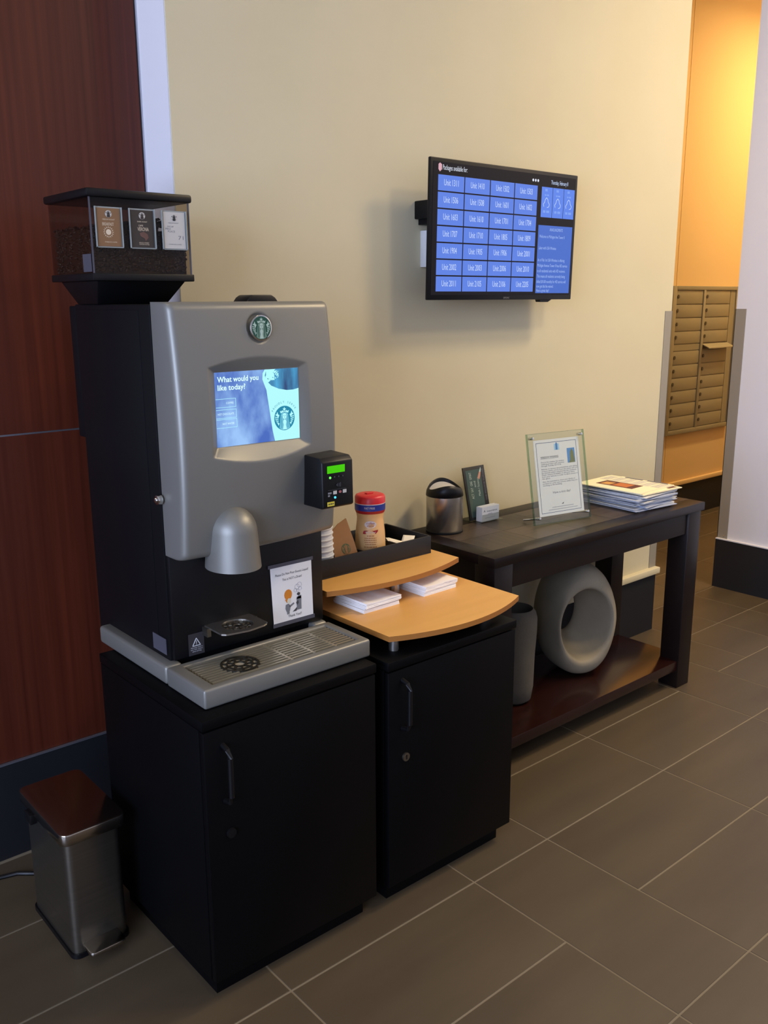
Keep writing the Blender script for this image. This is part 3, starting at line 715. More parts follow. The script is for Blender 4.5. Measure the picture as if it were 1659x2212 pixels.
# cards in clear holders
cards = [(0.866, 'card_brown', 'card_ink_pale'), (0.945, 'card_dark', 'card_ink_pale'), (1.024, 'card_white', 'ink')]
for k, (x, cmn, ink) in enumerate(cards):
    cf = frame((x, HY0 - 0.0006, 1.646), (1, 0, 0), (0, 0, 1))
    ch = MB(cf).box(-.003, .059, -.003, .083, 0.0, .0008).box(-.003, -.0015, -.003, .083, .001, .005).box(.0575, .059, -.003, .083, .001, .005).box(-.003, .059, -.003, -.0015, .001, .005).build('card_holder', 'holder_edge', hp, label=['holder with a brown bean card', 'holder with a black bean card', 'holder with a white bean card'][k])
    MB(cf).box(.001, .055, 0, .080, .0012, .0022).build('card', cmn, ch)
    emblem(cf, .028, .068, .0075, 'card_white' if k < 2 else 'card_white', 'card_dark' if k < 2 else 'ink', ch, detail=False, n=.0024, name='card_emblem_disc')
    if k == 0:
        lettering([('MEDIUM ROAST', .028, .055, .004, 'c', .028), ('BREAKFAST', .026, .0435, .0095, 'c', .026), ('STARBUCKS COFFEE', .030, .008, .0035, 'c', .028)], cf, ink, ch, n=.0024)
        sb = MB(cf)
        for j in range(16):
            a = 2 * math.pi * j / 16; sb.prism([(.026 + .009 * math.cos(a - .12), .030 + .009 * math.sin(a - .12)), (.026 + .0125 * math.cos(a), .030 + .0125 * math.sin(a)), (.026 + .009 * math.cos(a + .12), .030 + .009 * math.sin(a + .12))], .0022, .0026)
        sb.prism(ellipse(.026, .030, .006, .006, 20), .0022, .0026).build('sun_print', ink, ch)
    elif k == 1:
        lettering([('DARK ROAST', .028, .054, .004, 'c', .024), ('CAFFE', .024, .045, .0055, 'c', .011), ('VERONA', .029, .0355, .0115, 'c', .027), ('BOLD & SWEET', .030, .009, .0035, 'c', .024), ('COCOA NOTES', .030, .0055, .0035, 'c', .024)], cf, ink, ch, n=.0024)
        MB(cf).prism([(.020, .031), (.030, .034), (.039, .029), (.041, .022), (.034, .014), (.031, .020), (.022, .024)], .0022, .0026).build('blob_print', 'card_blob', ch)
    else:
        lettering([('MEDIUM ROAST', .026, .055, .0035, 'c', .026), ('DECAF', .018, .0465, .005, 'c', .016), ('PIKE', .012, .041, .006, 'c', .013), ('PLACE', .020, .0355, .006, 'c', .018), ('71', .043, .020, .012, 'c', .013), ('STARBUCKS COFFEE', .028, .008, .0035, 'c', .032)], cf, 'ink_grey', ch, n=.0024)
# beans: an uncountable heap
sph = [(0, 0, -1)] + [(math.cos(t) * .87, math.sin(t) * .87, -.5) for t in np.linspace(0, 2 * math.pi, 6)[:-1]] + [(math.cos(t + .6) * .87, math.sin(t + .6) * .87, .5) for t in np.linspace(0, 2 * math.pi, 6)[:-1]] + [(0, 0, 1)]
sfa = [(0, 1 + (k + 1) % 5, 1 + k) for k in range(5)] + [(1 + k, 1 + (k + 1) % 5, 6 + k) for k in range(5)] + [(1 + (k + 1) % 5, 6 + (k + 1) % 5, 6 + k) for k in range(5)] + [(11, 6 + k, 6 + (k + 1) % 5) for k in range(5)]


def heap(x, y): return 1.688 + 0.030 * ((x - HX0) / (HX1 - HX0)) + 0.006 * math.sin(40 * x) * math.sin(37 * y)


hb = MB()
core = [(x, y) for x in np.linspace(HX0 + .009, HX1 - .009, 9) for y in (HY0 + .010, HY1 - .010)]
hb.box(HX0 + .009, HX1 - .009, HY0 + .010, HY1 - .010, 1.5895, 1.684)
for k in range(1900):
    fce = rng.random()
    if fce < .45: x, y, z = rng.uniform(HX0 + .009, HX1 - .009), HY0 + .0085, rng.uniform(1.594, 1.72)
    elif fce < .65: x, y, z = HX0 + .0085, rng.uniform(HY0 + .009, HY1 - .009), rng.uniform(1.594, 1.70)
    elif fce < .72: x, y, z = HX1 - .0085, rng.uniform(HY0 + .009, HY1 - .009), rng.uniform(1.594, 1.72)
    else: x, y = rng.uniform(HX0 + .009, HX1 - .009), rng.uniform(HY0 + .010, HY1 - .010); z = heap(x, y) - rng.random() * .012
    if z > heap(x, y): continue
    R = Matrix.Rotation(rng.uniform(0, 6.28), 3, 'Z') @ Matrix.Rotation(rng.uniform(0, 6.28), 3, 'X')
    hb.add([tuple(Vector((x, y, z)) + R @ Vector((p[0] * .0048, p[1] * .0038, p[2] * .0028))) for p in sph], sfa)
beans = hb.build('coffee_beans', 'bean', None)
c0 = Vector((0.973, 2.075, 1.5895)); beans.data.transform(Matrix.Translation(-c0)); beans.location = c0
tag(beans, 'dark roasted coffee beans filling the clear hopper', 'coffee beans', kind='stuff')

# ------------------------------------------------------------------ two-tier maple shelf and what stands on it
LZ, UZ, BT = 0.727, 0.800, 0.014
st = thing('condiment_shelf', (1.59, 1.86, 0.676), 'two-tier maple shelf with curved fronts on steel posts', 'shelf')


def board(name, x0, x1, yc, bow, y1, ztop, parent):
    n = 16; poly = [(x0, y1)] + [(x0 + (x1 - x0) * k / n, yc - bow * (1 - (2 * k / n - 1) ** 2)) for k in range(n + 1)] + [(x1, y1)]
    o = MB().prism(poly, ztop - BT, ztop).build(name, 'maple', parent)
    o.data.materials.append(MATS['maple_edge'])
    for p in o.data.polygons:
        if abs(p.normal.z) < 0.5: p.material_index = 1
    return o


board('lower_board', 1.366, 1.844, 1.573, 0.056, 2.15, LZ, st)
board('upper_board', 1.331, 1.811, 1.776, 0.046, 2.20, UZ, st)
for x, y in ((1.405, 1.60), (1.742, 1.60), (1.405, 2.0), (1.742, 2.0)): MB().lathe([(0.013, 0.676), (0.013, LZ - BT)], x, y, 24).build('post', 'steel', st, smooth=True)
for x, y in ((1.603, 1.822), (1.42, 2.10), (1.74, 2.10)): MB().lathe([(0.014, LZ), (0.014, UZ - BT)], x, y, 24).build('post', 'steel', st, smooth=True)


def napkin_stack(cx, cy, w, d, n, rot, side):
    for k in range(n):
        z = LZ + k * 0.0033
        jx, jy, jr = rng.uniform(-.002, .002), rng.uniform(-.002, .002), rng.uniform(-.02, .02)
        if k >= n // 2: jx += .004; jy -= .003
        M_ = Matrix.Rotation(rot + jr, 4, 'Z')
        f = lambda p, M_=M_, z=z, jx=jx, jy=jy: Vector((cx + jx, cy + jy, z)) + M_ @ Vector(p)
        mb = MB(f); nn = 8; amp = .0018 if k >= n // 2 else .0006
        top = [(-w / 2 + w * i / nn, amp * math.sin(i * 1.3 + k)) for i in range(nn + 1)]
        vs = []; fs = []
        for y in (-d / 2, d / 2):
            for zz in (0, .0030):
                vs += [(x, y, zz + max(0, a) * (k / n)) for x, a in top]
        m = nn + 1
        for i in range(nn):
            fs += [(i, i + 1, m + i + 1, m + i), (2 * m + i, 3 * m + i, 3 * m + i + 1, 2 * m + i + 1), (m + i, m + i + 1, 3 * m + i + 1, 3 * m + i), (i, 2 * m + i, 2 * m + i + 1, i + 1)]
        fs += [(0, m, 3 * m, 2 * m), (nn, 2 * m + nn, 3 * m + nn, m + nn)]
        mb.add(vs, fs)
        single('paper_napkin', mb, 'napkin', ('topmost white paper napkin of the stack ' if k == n - 1 else 'white folded paper napkin inside the stack ') + side, 'napkin', 'paper napkins ' + side)


napkin_stack(1.487, 1.806, 0.125, 0.128, 8, 0.02, 'nearest the coffee machine')
napkin_stack(1.704, 1.798, 0.128, 0.110, 8, 0.04, 'on the right of the maple board')

tw = thing('condiment_tray', (1.57, 1.965, UZ), 'black condiment tray on the upper maple board', 'tray')
CT = (1.362, 1.783, 1.863, 2.066, UZ, 0.853)
box('tray_floor', (CT[0], CT[1], CT[2], CT[3], CT[4] + 0.0005, CT[4] + 0.005), 'charcoal_plastic', tw)
box('tray_wall', (CT[0], CT[1], CT[2], CT[2] + .006, CT[4] + .005, CT[5]), 'charcoal_plastic', tw, 0.001)
box('tray_wall', (CT[0], CT[1], CT[3] - .006, CT[3], CT[4] + .005, CT[5]), 'charcoal_plastic', tw, 0.001)
box('tray_wall', (CT[0], CT[0] + .006, CT[2] + .006, CT[3] - .006, CT[4] + .005, CT[5]), 'charcoal_plastic', tw, 0.001)
box('tray_wall', (CT[1] - .006, CT[1], CT[2] + .006, CT[3] - .006, CT[4] + .005, CT[5]), 'charcoal_plastic', tw, 0.001)
for x in (1.545, 1.668): box('divider', (x, x + .004, CT[2] + .006, CT[3] - .006, CT[4] + .005, CT[5] - .008), 'charcoal_plastic', tw)
TF = UZ + 0.0055
# creamer canister
cx, cy = 1.610, 1.935
cr = thing('creamer_canister', (cx, cy, TF), 'tan coffee creamer canister with a red cap and blue band', 'creamer')
MB().lathe([(0.038, TF), (0.0435, TF + 1.08 * .004), (0.0438, TF + 1.08 * .035), (0.0425, TF + 1.08 * .070), (0.0385, TF + 1.08 * .100), (0.0375, TF + 1.08 * .112), (0.040, TF + 1.08 * .124), (0.0425, TF + 1.08 * .130)], cx, cy, 40).build('bottle', 'creamer_plastic', cr, smooth=True, angle=60)
MB().lathe([(0.041, TF + 1.08 * .1255), (0.0432, TF + 1.08 * .131), (0.0438, TF + 1.08 * .134)], cx, cy, 40).build('red_band', 'label_red', cr, smooth=True)
MB().lathe([(0.0438, TF + 1.08 * .1335), (0.0440, TF + 1.08 * .150)], cx, cy, 40).build('blue_band', 'label_blue', cr, smooth=True)
MB().lathe([(0.0438, TF + 1.08 * .150), (0.0442, TF + 1.08 * .152)], cx, cy, 40).build('neck_ring', 'label_white', cr, smooth=True)
cap = MB().lathe([(0.0435, TF + 1.08 * .152), (0.0435, TF + 1.08 * .166), (0.041, TF + 1.08 * .171), (0.034, TF + 1.08 * .1735), (0.001, TF + 1.08 * .1735)], cx, cy, 40).build('cap', 'red_plastic', cr, smooth=True, angle=50)
MB().box(cx - .012, cx + .012, cy - .002, cy + .010, TF + 1.08 * .1735, TF + 1.08 * .1760).build('cap_tab', 'red_plastic', cap, 0.001)


def wrap(a0, h, r):
    """map a flat label (u metres round, v metres up, n out) onto the bottle facing the camera"""
    def f(p):
        a = a0 + p[0] / r
        rr_ = r + p[2]
        return Vector((cx + rr_ * math.cos(a), cy + rr_ * math.sin(a), TF + 1.08 * h + p[1]))
    return f


A0 = math.atan2(-cy, -cx) + 0.02
MB(wrap(A0, .098, .0385)).prism(ellipse(0, 0, .0165, .0105, 24), 0.0012, 0.0018).build('label_oval', 'label_white', cr)
lettering([('coffee', 0, .0005, .0095, 'c', .022), ('mate', 0, -.0065, .0095, 'c', .018)], wrap(A0, .098, .0385), 'label_pink', cr, n=.0026)
MB(wrap(A0, .078, .0415)).prism([(-.022, -.005), (-.015, -.0055), (.015, -.005), (.021, .001), (.022, .006), (.010, .004), (-.012, .0045), (-.019, .004)], 0.0008, 0.0014).build('label_ribbon', 'label_red', cr)
lettering([('The Original', 0, -.002, .006, 'c', .028)], wrap(A0, .078, .0415), 'label_white', cr, n=.002)
print_lines([(0, .024, .020, .0026), (0, .0175, .034, .0022), (0, .0115, .036, .0022), (0, .0055, .034, .0022), (0, -.0005, .030, .0022), (0, -.0085, .036, .0028)], wrap(A0, .045, .0438), 'label_print', cr, n=.0008)
MB(wrap(A0, .016, .0438)).prism([(-.026, -.012), (-.026, .012), (-.012, .012), (-.010, -.012)], .0004, .0008).build('label_patch', 'label_red', cr)
MB(wrap(A0, .016, .0438)).prism([(-.010, -.010), (-.012, .006), (0, .010), (.010, .008), (.016, -.006), (.010, -.014), (-.004, -.014)], .0005, .0010).build('label_cup', 'label_white', cr)
MB(wrap(A0, .016, .0438)).prism([(.012, -.006), (.022, .008), (.026, .006), (.018, -.010)], .0005, .0010).build('label_stick', 'label_tan', cr)
lettering([('ORIGINAL', .002, -.008, .005, 'c', .014)], wrap(A0, .016, .0438), 'ink', cr, n=.0014)
lettering([('FAT FREE', -.002, -.003, .0085, 'c', .030)], wrap(A0, .1425, .0442), 'label_white', cr, n=.0006)
# cardboard sleeve leaning in the tray
sl = thing('cup_sleeve', (1.49, 1.905, TF), 'brown cardboard cup sleeve with a green emblem leaning in the tray', 'cup sleeve')
sfm = frame((1.455, 1.893, TF + .0005), (1, 0.02, 0), (-0.20, 0.06, 1))
MB(sfm).add([(x, y, z) for z in (0, .004) for x, y in ((0, 0), (.084, 0.0), (.078, .070), (.067, .142), (.035, .130), (.003, .109))], [(0, 5, 4, 3, 2, 1), (6, 7, 8, 9, 10, 11)] + [(k, (k + 1) % 6, 6 + (k + 1) % 6, 6 + k) for k in range(6)]).build('wall', 'kraft', sl)
emblem(sfm, .044, .056, .0155, 'emblem_kraft_green', 'kraft', sl, n=.0042)
# nested upside-down paper cups beside the sleeve
for k in range(9):
    z = TF + k * .0155
    q = .0008
    cb = MB().lathe([(0.0385, z + .0004), (0.0400, z + .0004), (0.0415, z + .002), (0.0415, z + .0045), (0.0395, z + .006), (0.0290, z + .088), (0.0270, z + .090), (0.0250, z + .088), (0.0285, z + .086), (0.0385, z + .004), (0.0385, z + .0004)], 1.4125 - .0006 * k, 1.914, 28, cap=False)
    cb.lathe([(0.0005, z + .0875), (0.0285, z + .0875)], 1.4125 - .0006 * k, 1.914, 28, cap=False)
    single('paper_cup', cb, 'white_plastic', 'topmost upside-down white paper cup behind the coffee machine' if k == 8 else 'lowest upside-down white paper cup behind the coffee machine' if k == 0 else 'nested white paper cup inside the stack behind the coffee machine', 'paper cup', 'nested white paper cups', smooth=True)
# sugar packets
pk = [(1.715, 1.93, .0, 10, 4), (1.722, 1.94, .004, -20, -4), (1.712, 1.925, .008, 25, 5), (1.724, 1.935, .012, 60, -5), (1.712, 1.93, .017, -15, 12), (1.735, 1.915, .022, 35, -28), (1.701, 1.925, .027, -30, 18)]
desc = ['undermost', 'second lowest', 'third lowest', 'middle', 'creased', 'tilted', 'topmost']
for (x, y, dz, rz, rx), dn in zip(pk, desc):
    M_ = Matrix.Rotation(math.radians(rz), 4, 'Z') @ Matrix.Rotation(math.radians(rx), 4, 'Y')
    f = lambda p, M_=M_, x=x, y=y, dz=dz: Vector((x, y, TF + .004 + dz)) + M_ @ Vector(p)
    mb = MB(f).add([(-.030, -.018, 0), (.030, -.018, 0), (.030, .018, 0), (-.030, .018, 0), (-.022, -.012, .004), (.022, -.012, .004), (.022, .012, .004), (-.022, .012, .004)],
                   [(0, 3, 2, 1), (4, 5, 6, 7), (0, 1, 5, 4), (1, 2, 6, 5), (2, 3, 7, 6), (3, 0, 4, 7)])
    single('sugar_packet', mb, 'paper_cream', dn + ' white sugar packet in the black tray', 'sugar packet', 'sugar packets in the black tray')

# ------------------------------------------------------------------ console table
TBX0, TBX1, TBY0, TBY1, TBZ = 1.985, 3.190, 1.793, 2.232, 0.757
tb = thing('console_table', (2.59, 2.02, 0), 'dark espresso wooden console table with a lower shelf', 'table')
top = MB()
fr_ = 0.07
box('top_core', (TBX0 + fr_, TBX1 - fr_, TBY0 + fr_, TBY1 - fr_, TBZ - .030, TBZ - .003), 'espresso', tb)
for b in ((TBX0, TBX1, TBY0, TBY0 + fr_), (TBX0, TBX1, TBY1 - fr_, TBY1), (TBX0, TBX0 + fr_, TBY0 + fr_, TBY1 - fr_), (TBX1 - fr_, TBX1, TBY0 + fr_, TBY1 - fr_)):
    box('top_border', (b[0], b[1], b[2], b[3], TBZ - .032, TBZ), 'espresso', tb, 0.0015)
nxp, nyp = 5, 2
for i in range(nxp):
    for j in range(nyp):
        w = (TBX1 - TBX0 - 2 * fr_) / nxp; d = (TBY1 - TBY0 - 2 * fr_) / nyp
        x0 = TBX0 + fr_ + i * w; y0 = TBY0 + fr_ + j * d
        box('inlay_panel', (x0 + .0006, x0 + w - .0006, y0 + .0006, y0 + d - .0006, TBZ - .003, TBZ - .0004), 'espresso_inlay' if (i + j) % 2 else 'espresso_inlay_cross', tb)
lw = .085
for x0 in (TBX0 + .01, TBX1 - .01 - lw):
    for y0 in (TBY0 + .008, TBY1 - .008 - lw):
        box('leg', (x0, x0 + lw, y0, y0 + lw, 0, TBZ - .032), 'espresso', tb, 0.003)
for y0 in (TBY0 + .016, TBY1 - .034): box('apron', (TBX0 + .01 + lw, TBX1 - .01 - lw, y0, y0 + .018, .642, TBZ - .032), 'espresso', tb)
for x0 in (TBX0 + .018, TBX1 - .036): box('apron', (x0, x0 + .018, TBY0 + .008 + lw, TBY1 - .008 - lw, .642, TBZ - .032), 'espresso', tb)
box('lower_shelf', (TBX0 + .02, TBX1 - .02, TBY0 + .014, TBY1 - .014, .075, .115), 'cherry_shelf', tb, 0.002, label='reddish brown glossy lower shelf')
SHZ = .1155

# stone ring sculpture on the shelf
scx, scy, scz = 2.722, 2.040, SHZ + .215
nth = 44; SROT = math.radians(-22)
prof_n = 14
vs, fs = [], []
for k in range(nth):
    th = 2 * math.pi * k / nth; c, s = math.cos(th), math.sin(th)
    ow = .140 - .012 * max(0, -s); oh = .232 if s > 0 else .215
    pw_ = 2.0 if s > 0 else 2.5
    Ro = 1 / (abs(c / ow) ** pw_ + abs(s / oh) ** pw_) ** (1 / pw_)
    ox, oz = Ro * c, Ro * s
    if oz < -.2145: oz = -.2145
    ffx, ffz = -.010 + .110 * c, .010 + .138 * s
    if s < 0: ffz *= 1.12
    bx_, bz_ = -.004 + .052 * c, .010 + .088 * s
    sec = [(bx_, bz_, .085), (bx_ * 1.15, bz_ * 1.15, .100), ((bx_ + ox) / 2, (bz_ + oz) / 2, .128), (ox * .90, oz * .93, .105), (ox, oz, .055), (ox, oz, 0), (ox * .985, oz * .99, -.05), (ox * .93 , oz * .95, -.088),
           ((ox * .5 + ffx * .5), (oz * .5 + ffz * .5), -.110), (ffx * 1.03, ffz * 1.03, -.116), (ffx * .97, ffz * .97, -.106), (ffx * .86 + bx_ * .14, ffz * .86 + bz_ * .14, -.07), (ffx * .5 + bx_ * .5, ffz * .5 + bz_ * .5, 0), (bx_, bz_, .060)]
    cr_, sr_ = math.cos(SROT), math.sin(SROT)
    for (x, z, y) in sec: vs.append((scx + x * cr_ - y * sr_, scy + x * sr_ + y * cr_, max(scz + z, SHZ)))
pn_ = 14
for k in range(nth):
    for i in range(pn_):
        a, b = k * pn_ + i, k * pn_ + (i + 1) % pn_; k2 = (k + 1) % nth
        fs.append((a, b, k2 * pn_ + (i + 1) % pn_, k2 * pn_ + i))
sc = single('stone_sculpture', MB().add(vs, fs), 'stone', 'round grey stone sculpture with a funnel hole on the table shelf', 'sculpture', smooth=True, angle=75)
ss = sc.modifiers.new('smooth', 'SUBSURF'); ss.levels = 1; ss.render_levels = 1
# tall stone vase
vcx, vcy = 2.335, 2.005
vp = [(.048, SHZ), (.064, SHZ + .012), (.071, SHZ + .06), (.073, SHZ + .18), (.078, SHZ + .27), (.078, SHZ + .315), (.072, SHZ + .338), (.061, SHZ + .350), (.055, SHZ + .343), (.056, SHZ + .31), (.056, SHZ + .06), (.03, SHZ + .04)]
single('stone_vase', MB().lathe(vp, vcx, vcy, 40), 'stone_dark', 'tall dark grey stone vase beside the round sculpture', 'vase', smooth=True, angle=60)

# ------------------------------------------------------------------ things on the table
# small steel countertop bin
bx, by = 2.116, 2.146
sb_ = thing('countertop_bin', (bx, by, TBZ), 'small brushed steel bin with a black swing lid on the table', 'bin')
MB().lathe([(0.059, TBZ), (0.0625, TBZ + .003), (0.0625, TBZ + .126)], bx, by, 48).build('bucket', 'steel', sb_, smooth=True, angle=50)
MB().lathe([(0.0615, TBZ), (0.064, TBZ + .001), (0.064, TBZ + .006), (0.0625, TBZ + .007)], bx, by, 48, cap=False).build('base_ring', 'black_plastic', sb_, smooth=True)
# black collar whose upper rim dips in a saddle
nn = 48; vs = []; fs = []
aim = math.atan2(-by, -bx)
for k in range(nn):
    a = 2 * math.pi * k / nn; q = a - aim - .25
    ztop = TBZ + .160 + .011 * math.cos(2 * q) - .004 * math.cos(q)
    for r, z in ((.0605, TBZ + .124), (.0640, TBZ + .126), (.0625, ztop - .012), (.0575, ztop - .002), (.0545, ztop), (.0515, ztop - .004), (.052, TBZ + .130)):
        vs.append((bx + r * math.cos(a), by + r * math.sin(a), z))
for k in range(nn):
    for i in range(6):
        a = k * 7 + i; b = ((k + 1) % nn) * 7 + i
        fs.append((a, a + 1, b + 1, b))
MB().add(vs, fs).build('lid_collar', 'black_plastic', sb_, smooth=True, angle=70)
vs = []; fs = []
for j in range(5):
    for k in range(nn):
        a = 2 * math.pi * k / nn; q = a - aim - .25; r = .0522 * (j + 1) / 5
        vs.append((bx + r * math.cos(a), by + r * math.sin(a), TBZ + .150 + (.008 * math.cos(2 * q) - .004 * math.cos(q)) * ((j + 1) / 5) ** 2))
for j in range(4):
    for k in range(nn): fs.append((j * nn + k, j * nn + (k + 1) % nn, (j + 1) * nn + (k + 1) % nn, (j + 1) * nn + k))
fs.append(tuple(range(nn)))
MB().add(vs, fs).build('swing_flap', 'card_white', sb_, smooth=True, label='pale swing flap')

# brochure holder
hf = frame((2.285, 2.150, TBZ), (1, 0, 0), (0, 0, 1))       # u right, v up, n towards the room
ph = thing('brochure_holder', (2.335, 2.18, TBZ), 'clear acrylic brochure holder beside the small steel bin', 'brochure holder')
MB(hf).box(-.014, .112, 0, .003, -.075, .022).build('base', 'acrylic', ph)
MB(hf).add([(x, v, nz_) for x in (-.014, .112) for v, nz_ in ((.003, -.030), (.003, -.033), (.165, -.072), (.165, -.069))], [(0, 1, 2, 3), (7, 6, 5, 4), (0, 4, 5, 1), (1, 5, 6, 2), (2, 6, 7, 3), (3, 7, 4, 0)]).build('back_plate', 'acrylic', ph)
MB(hf).box(-.016, -.014, .003, .120, -.055, -.01).build('side_plate', 'acrylic', ph)
MB(hf).box(.006, .102, .003, .028, .016, .018).build('card_lip', 'acrylic', ph)
bfm = frame((2.266, 2.172, TBZ + .004), (1, 0, 0), (0, 0.235, 1))
br_ = thing('brochure', (2.32, 2.18, TBZ + .004), 'dark green tutoring brochure standing in the clear holder', 'brochure')
BWd, BHt = .108, .190
MB(bfm).box(0, BWd, 0, BHt, 0, .006).build('cover', 'brochure_black', br_, 0.0008)
MB(bfm).box(.010, .086, .010, BHt - .012, .0062, .0066).build('chalkboard_print', 'chalkboard', br_)
lettering([('ACT  SAT  GRE  GMAT', .036, .075, .016, 'l', .095, 90), ('and', .052, .115, .013, 'l', .022, 90), ('Math / Science', .070, .082, .014, 'l', .066, 90)], bfm, 'chalk', br_, n=.0070)
lettering([('THE PRIVATE TUTORS', .100, .062, .010, 'l', .115, 90)], bfm, 'ink_grey', br_, n=.0070)
MB(bfm).prism([(.066, .148), (.074, .140), (.080, .150), (.086, .166), (.078, .168)], .0068, .0072).build('hand_print', 'skin_print', br_)
MB(bfm).prism([(.078, .168), (.086, .166), (.089, .176), (.088, .184)], .0068, .0072).build('cuff_print', 'chalk', br_)
nc = 18
for k in range(nc):
    y0 = 2.134 + k * .0016
    o = single('business_card', MB().box(2.291, 2.379, y0, y0 + .0013, TBZ + .0032, TBZ + .0555 + .001 * math.sin(k)), 'paper', ('front white business card with printed logo in the acrylic holder' if k == 0 else 'plain white business card behind the front one'), 'business card', 'business cards in the acrylic holder')
    if k == 0:
        of = frame((2.291, y0, TBZ + .0032), (1, 0, 0), (0, 0, 1))
        org = Vector(o.location)
        f2 = lambda p: of(p)
        lettering([('A', .012, .033, .013, 'c', .010), ('\u00b7insurance', .022, .033, .010, 'l', .055)], f2, 'ink', o, n=.0003)
        print_lines([(.042, .025, .022, .0025), (.040, .011, .050, .0018)], f2, 'ink_faint', o, n=.0003)

# acrylic sign frame with the window washing notice
sgn = thing('acrylic_sign', (2.51, 1.97, TBZ), 'clear acrylic sign frame holding a window washing notice', 'sign')
yaw = math.radians(-9.5); tilt = math.radians(11)
Uv = Vector((math.cos(yaw), math.sin(yaw), 0)); Nb = Vector((-math.sin(yaw), math.cos(yaw), 0))
Vv = Vector((0, 0, 1)) * math.cos(tilt) + Nb * math.sin(tilt)
af = frame(Vector((2.390, 1.978, TBZ + .0025)), Uv, Vv)
AW, AH = .262, .318
MB(af).box(0, AW, 0, AH, -.004, 0).build('back_pane', 'acrylic', sgn)
MB(af).box(0, AW, 0, AH, .0025, .0055).build('front_pane', 'acrylic', sgn)
for b in ((0, .0012, 0, AH), (AW - .0012, AW, 0, AH), (0, AW, 0, .0015), (0, AW, AH - .0012, AH)):
    MB(af).box(b[0], b[1], b[2], b[3], -.0042, .0057).build('pane_edge', 'acrylic_edge', sgn)
for u, v in ((.018, .022), (AW - .018, .022), (.018, AH - .016), (AW - .018, AH - .016)):
    MB(af).prism(ellipse(u, v, .005, .005, 16), -.010, .014).build('standoff', 'chrome', sgn, 0.001)
MB(af).tube([(.018, .022, .006), (.012, .018, -.07)], .0035).build('rear_leg', 'chrome', sgn)
MB(af).tube([(AW - .018, .022, .006), (AW - .018, .018, -.07)], .0035).build('rear_leg', 'chrome', sgn)
sh = thing('notice_sheet', (2.51, 1.98, TBZ + .02), 'printed window washing sheet inside the acrylic sign', 'notice')
u0, v0 = .028, .026; NW, NH = .208, .268
MB(af).box(u0, u0 + NW, v0, v0 + NH, .0, .0012).build('sheet', 'paper', sh)
nf = lambda p: af((u0 + p[0], v0 + p[1], p[2]))
bo = MB(nf)
for b in ((.010, NW - .012, .010, .0114), (.010, NW - .012, NH - .0114, NH - .010), (.010, .0114, .010, NH - .010), (NW - .0134, NW - .012, .010, NH - .010)): bo.box(b[0], b[1], b[2], b[3], .0013, .0015)
bo.build('border_print', 'ink_blue', sh)
MB(nf).box(.092, .116, .228, .250, .0013, .0015).build('logo_print', 'logo_blue_pale', sh)
MB(nf).prism([(.099, .229), (.108, .229), (.108, .250), (.1035, .256), (.099, .250)], .0015, .0017).build('logo_tower_print', 'logo_blue', sh)
MB(nf).box(.150, .186, .178, .230, .0013, .0015).build('photo_print', 'photo_sky', sh)
MB(nf).prism([(.155, .178), (.184, .178), (.180, .215), (.172, .228), (.164, .215), (.162, .188)], .0015, .0017).build('tower_print', 'photo_tower', sh)
lettering([('WINDOW WASHING', .026, .203, .0095, 'l', .082)], nf, 'ink', sh, n=.0015)
MB(nf).box(.026, .108, .2008, .2015, .0013, .0015).build('underline', 'ink', sh)
body = ['Due to the weather the window', 'washing project will continue', 'through Tuesday 02/13/18.', None, 'Balcony or terrace doors/windows with sliding', 'screens which unlock from the inside will not', 'be cleaned unless unlocked by the residents.', 'Please remove breakable or personal items', 'from your balcony in order to allow access to', 'the glass.', None, 'Also, be reminded to close your blinds or', 'curtains for your own privacy while they are', 'working at the building.']
ll = []; v = .187
for ln in body:
    if ln is None: v -= .0045; continue
    ll.append((ln, .026, v, .0068, 'l', .0037 * len(ln))); v -= .0066
ll.append(('Have a nice day!', .110, .076, .0120, 'c', .082))
lettering(ll, nf, 'ink_grey', sh, n=.0015)
print_lines([(.110, .027, .10, .0022), (.110, .019, .135, .0022)], nf, 'ink_faint', sh, n=.0015)
MB(nf).prism([(.104, .036), (.116, .042), (.112, .036)], .0013, .0015).build('mark_print', 'ink', sh)

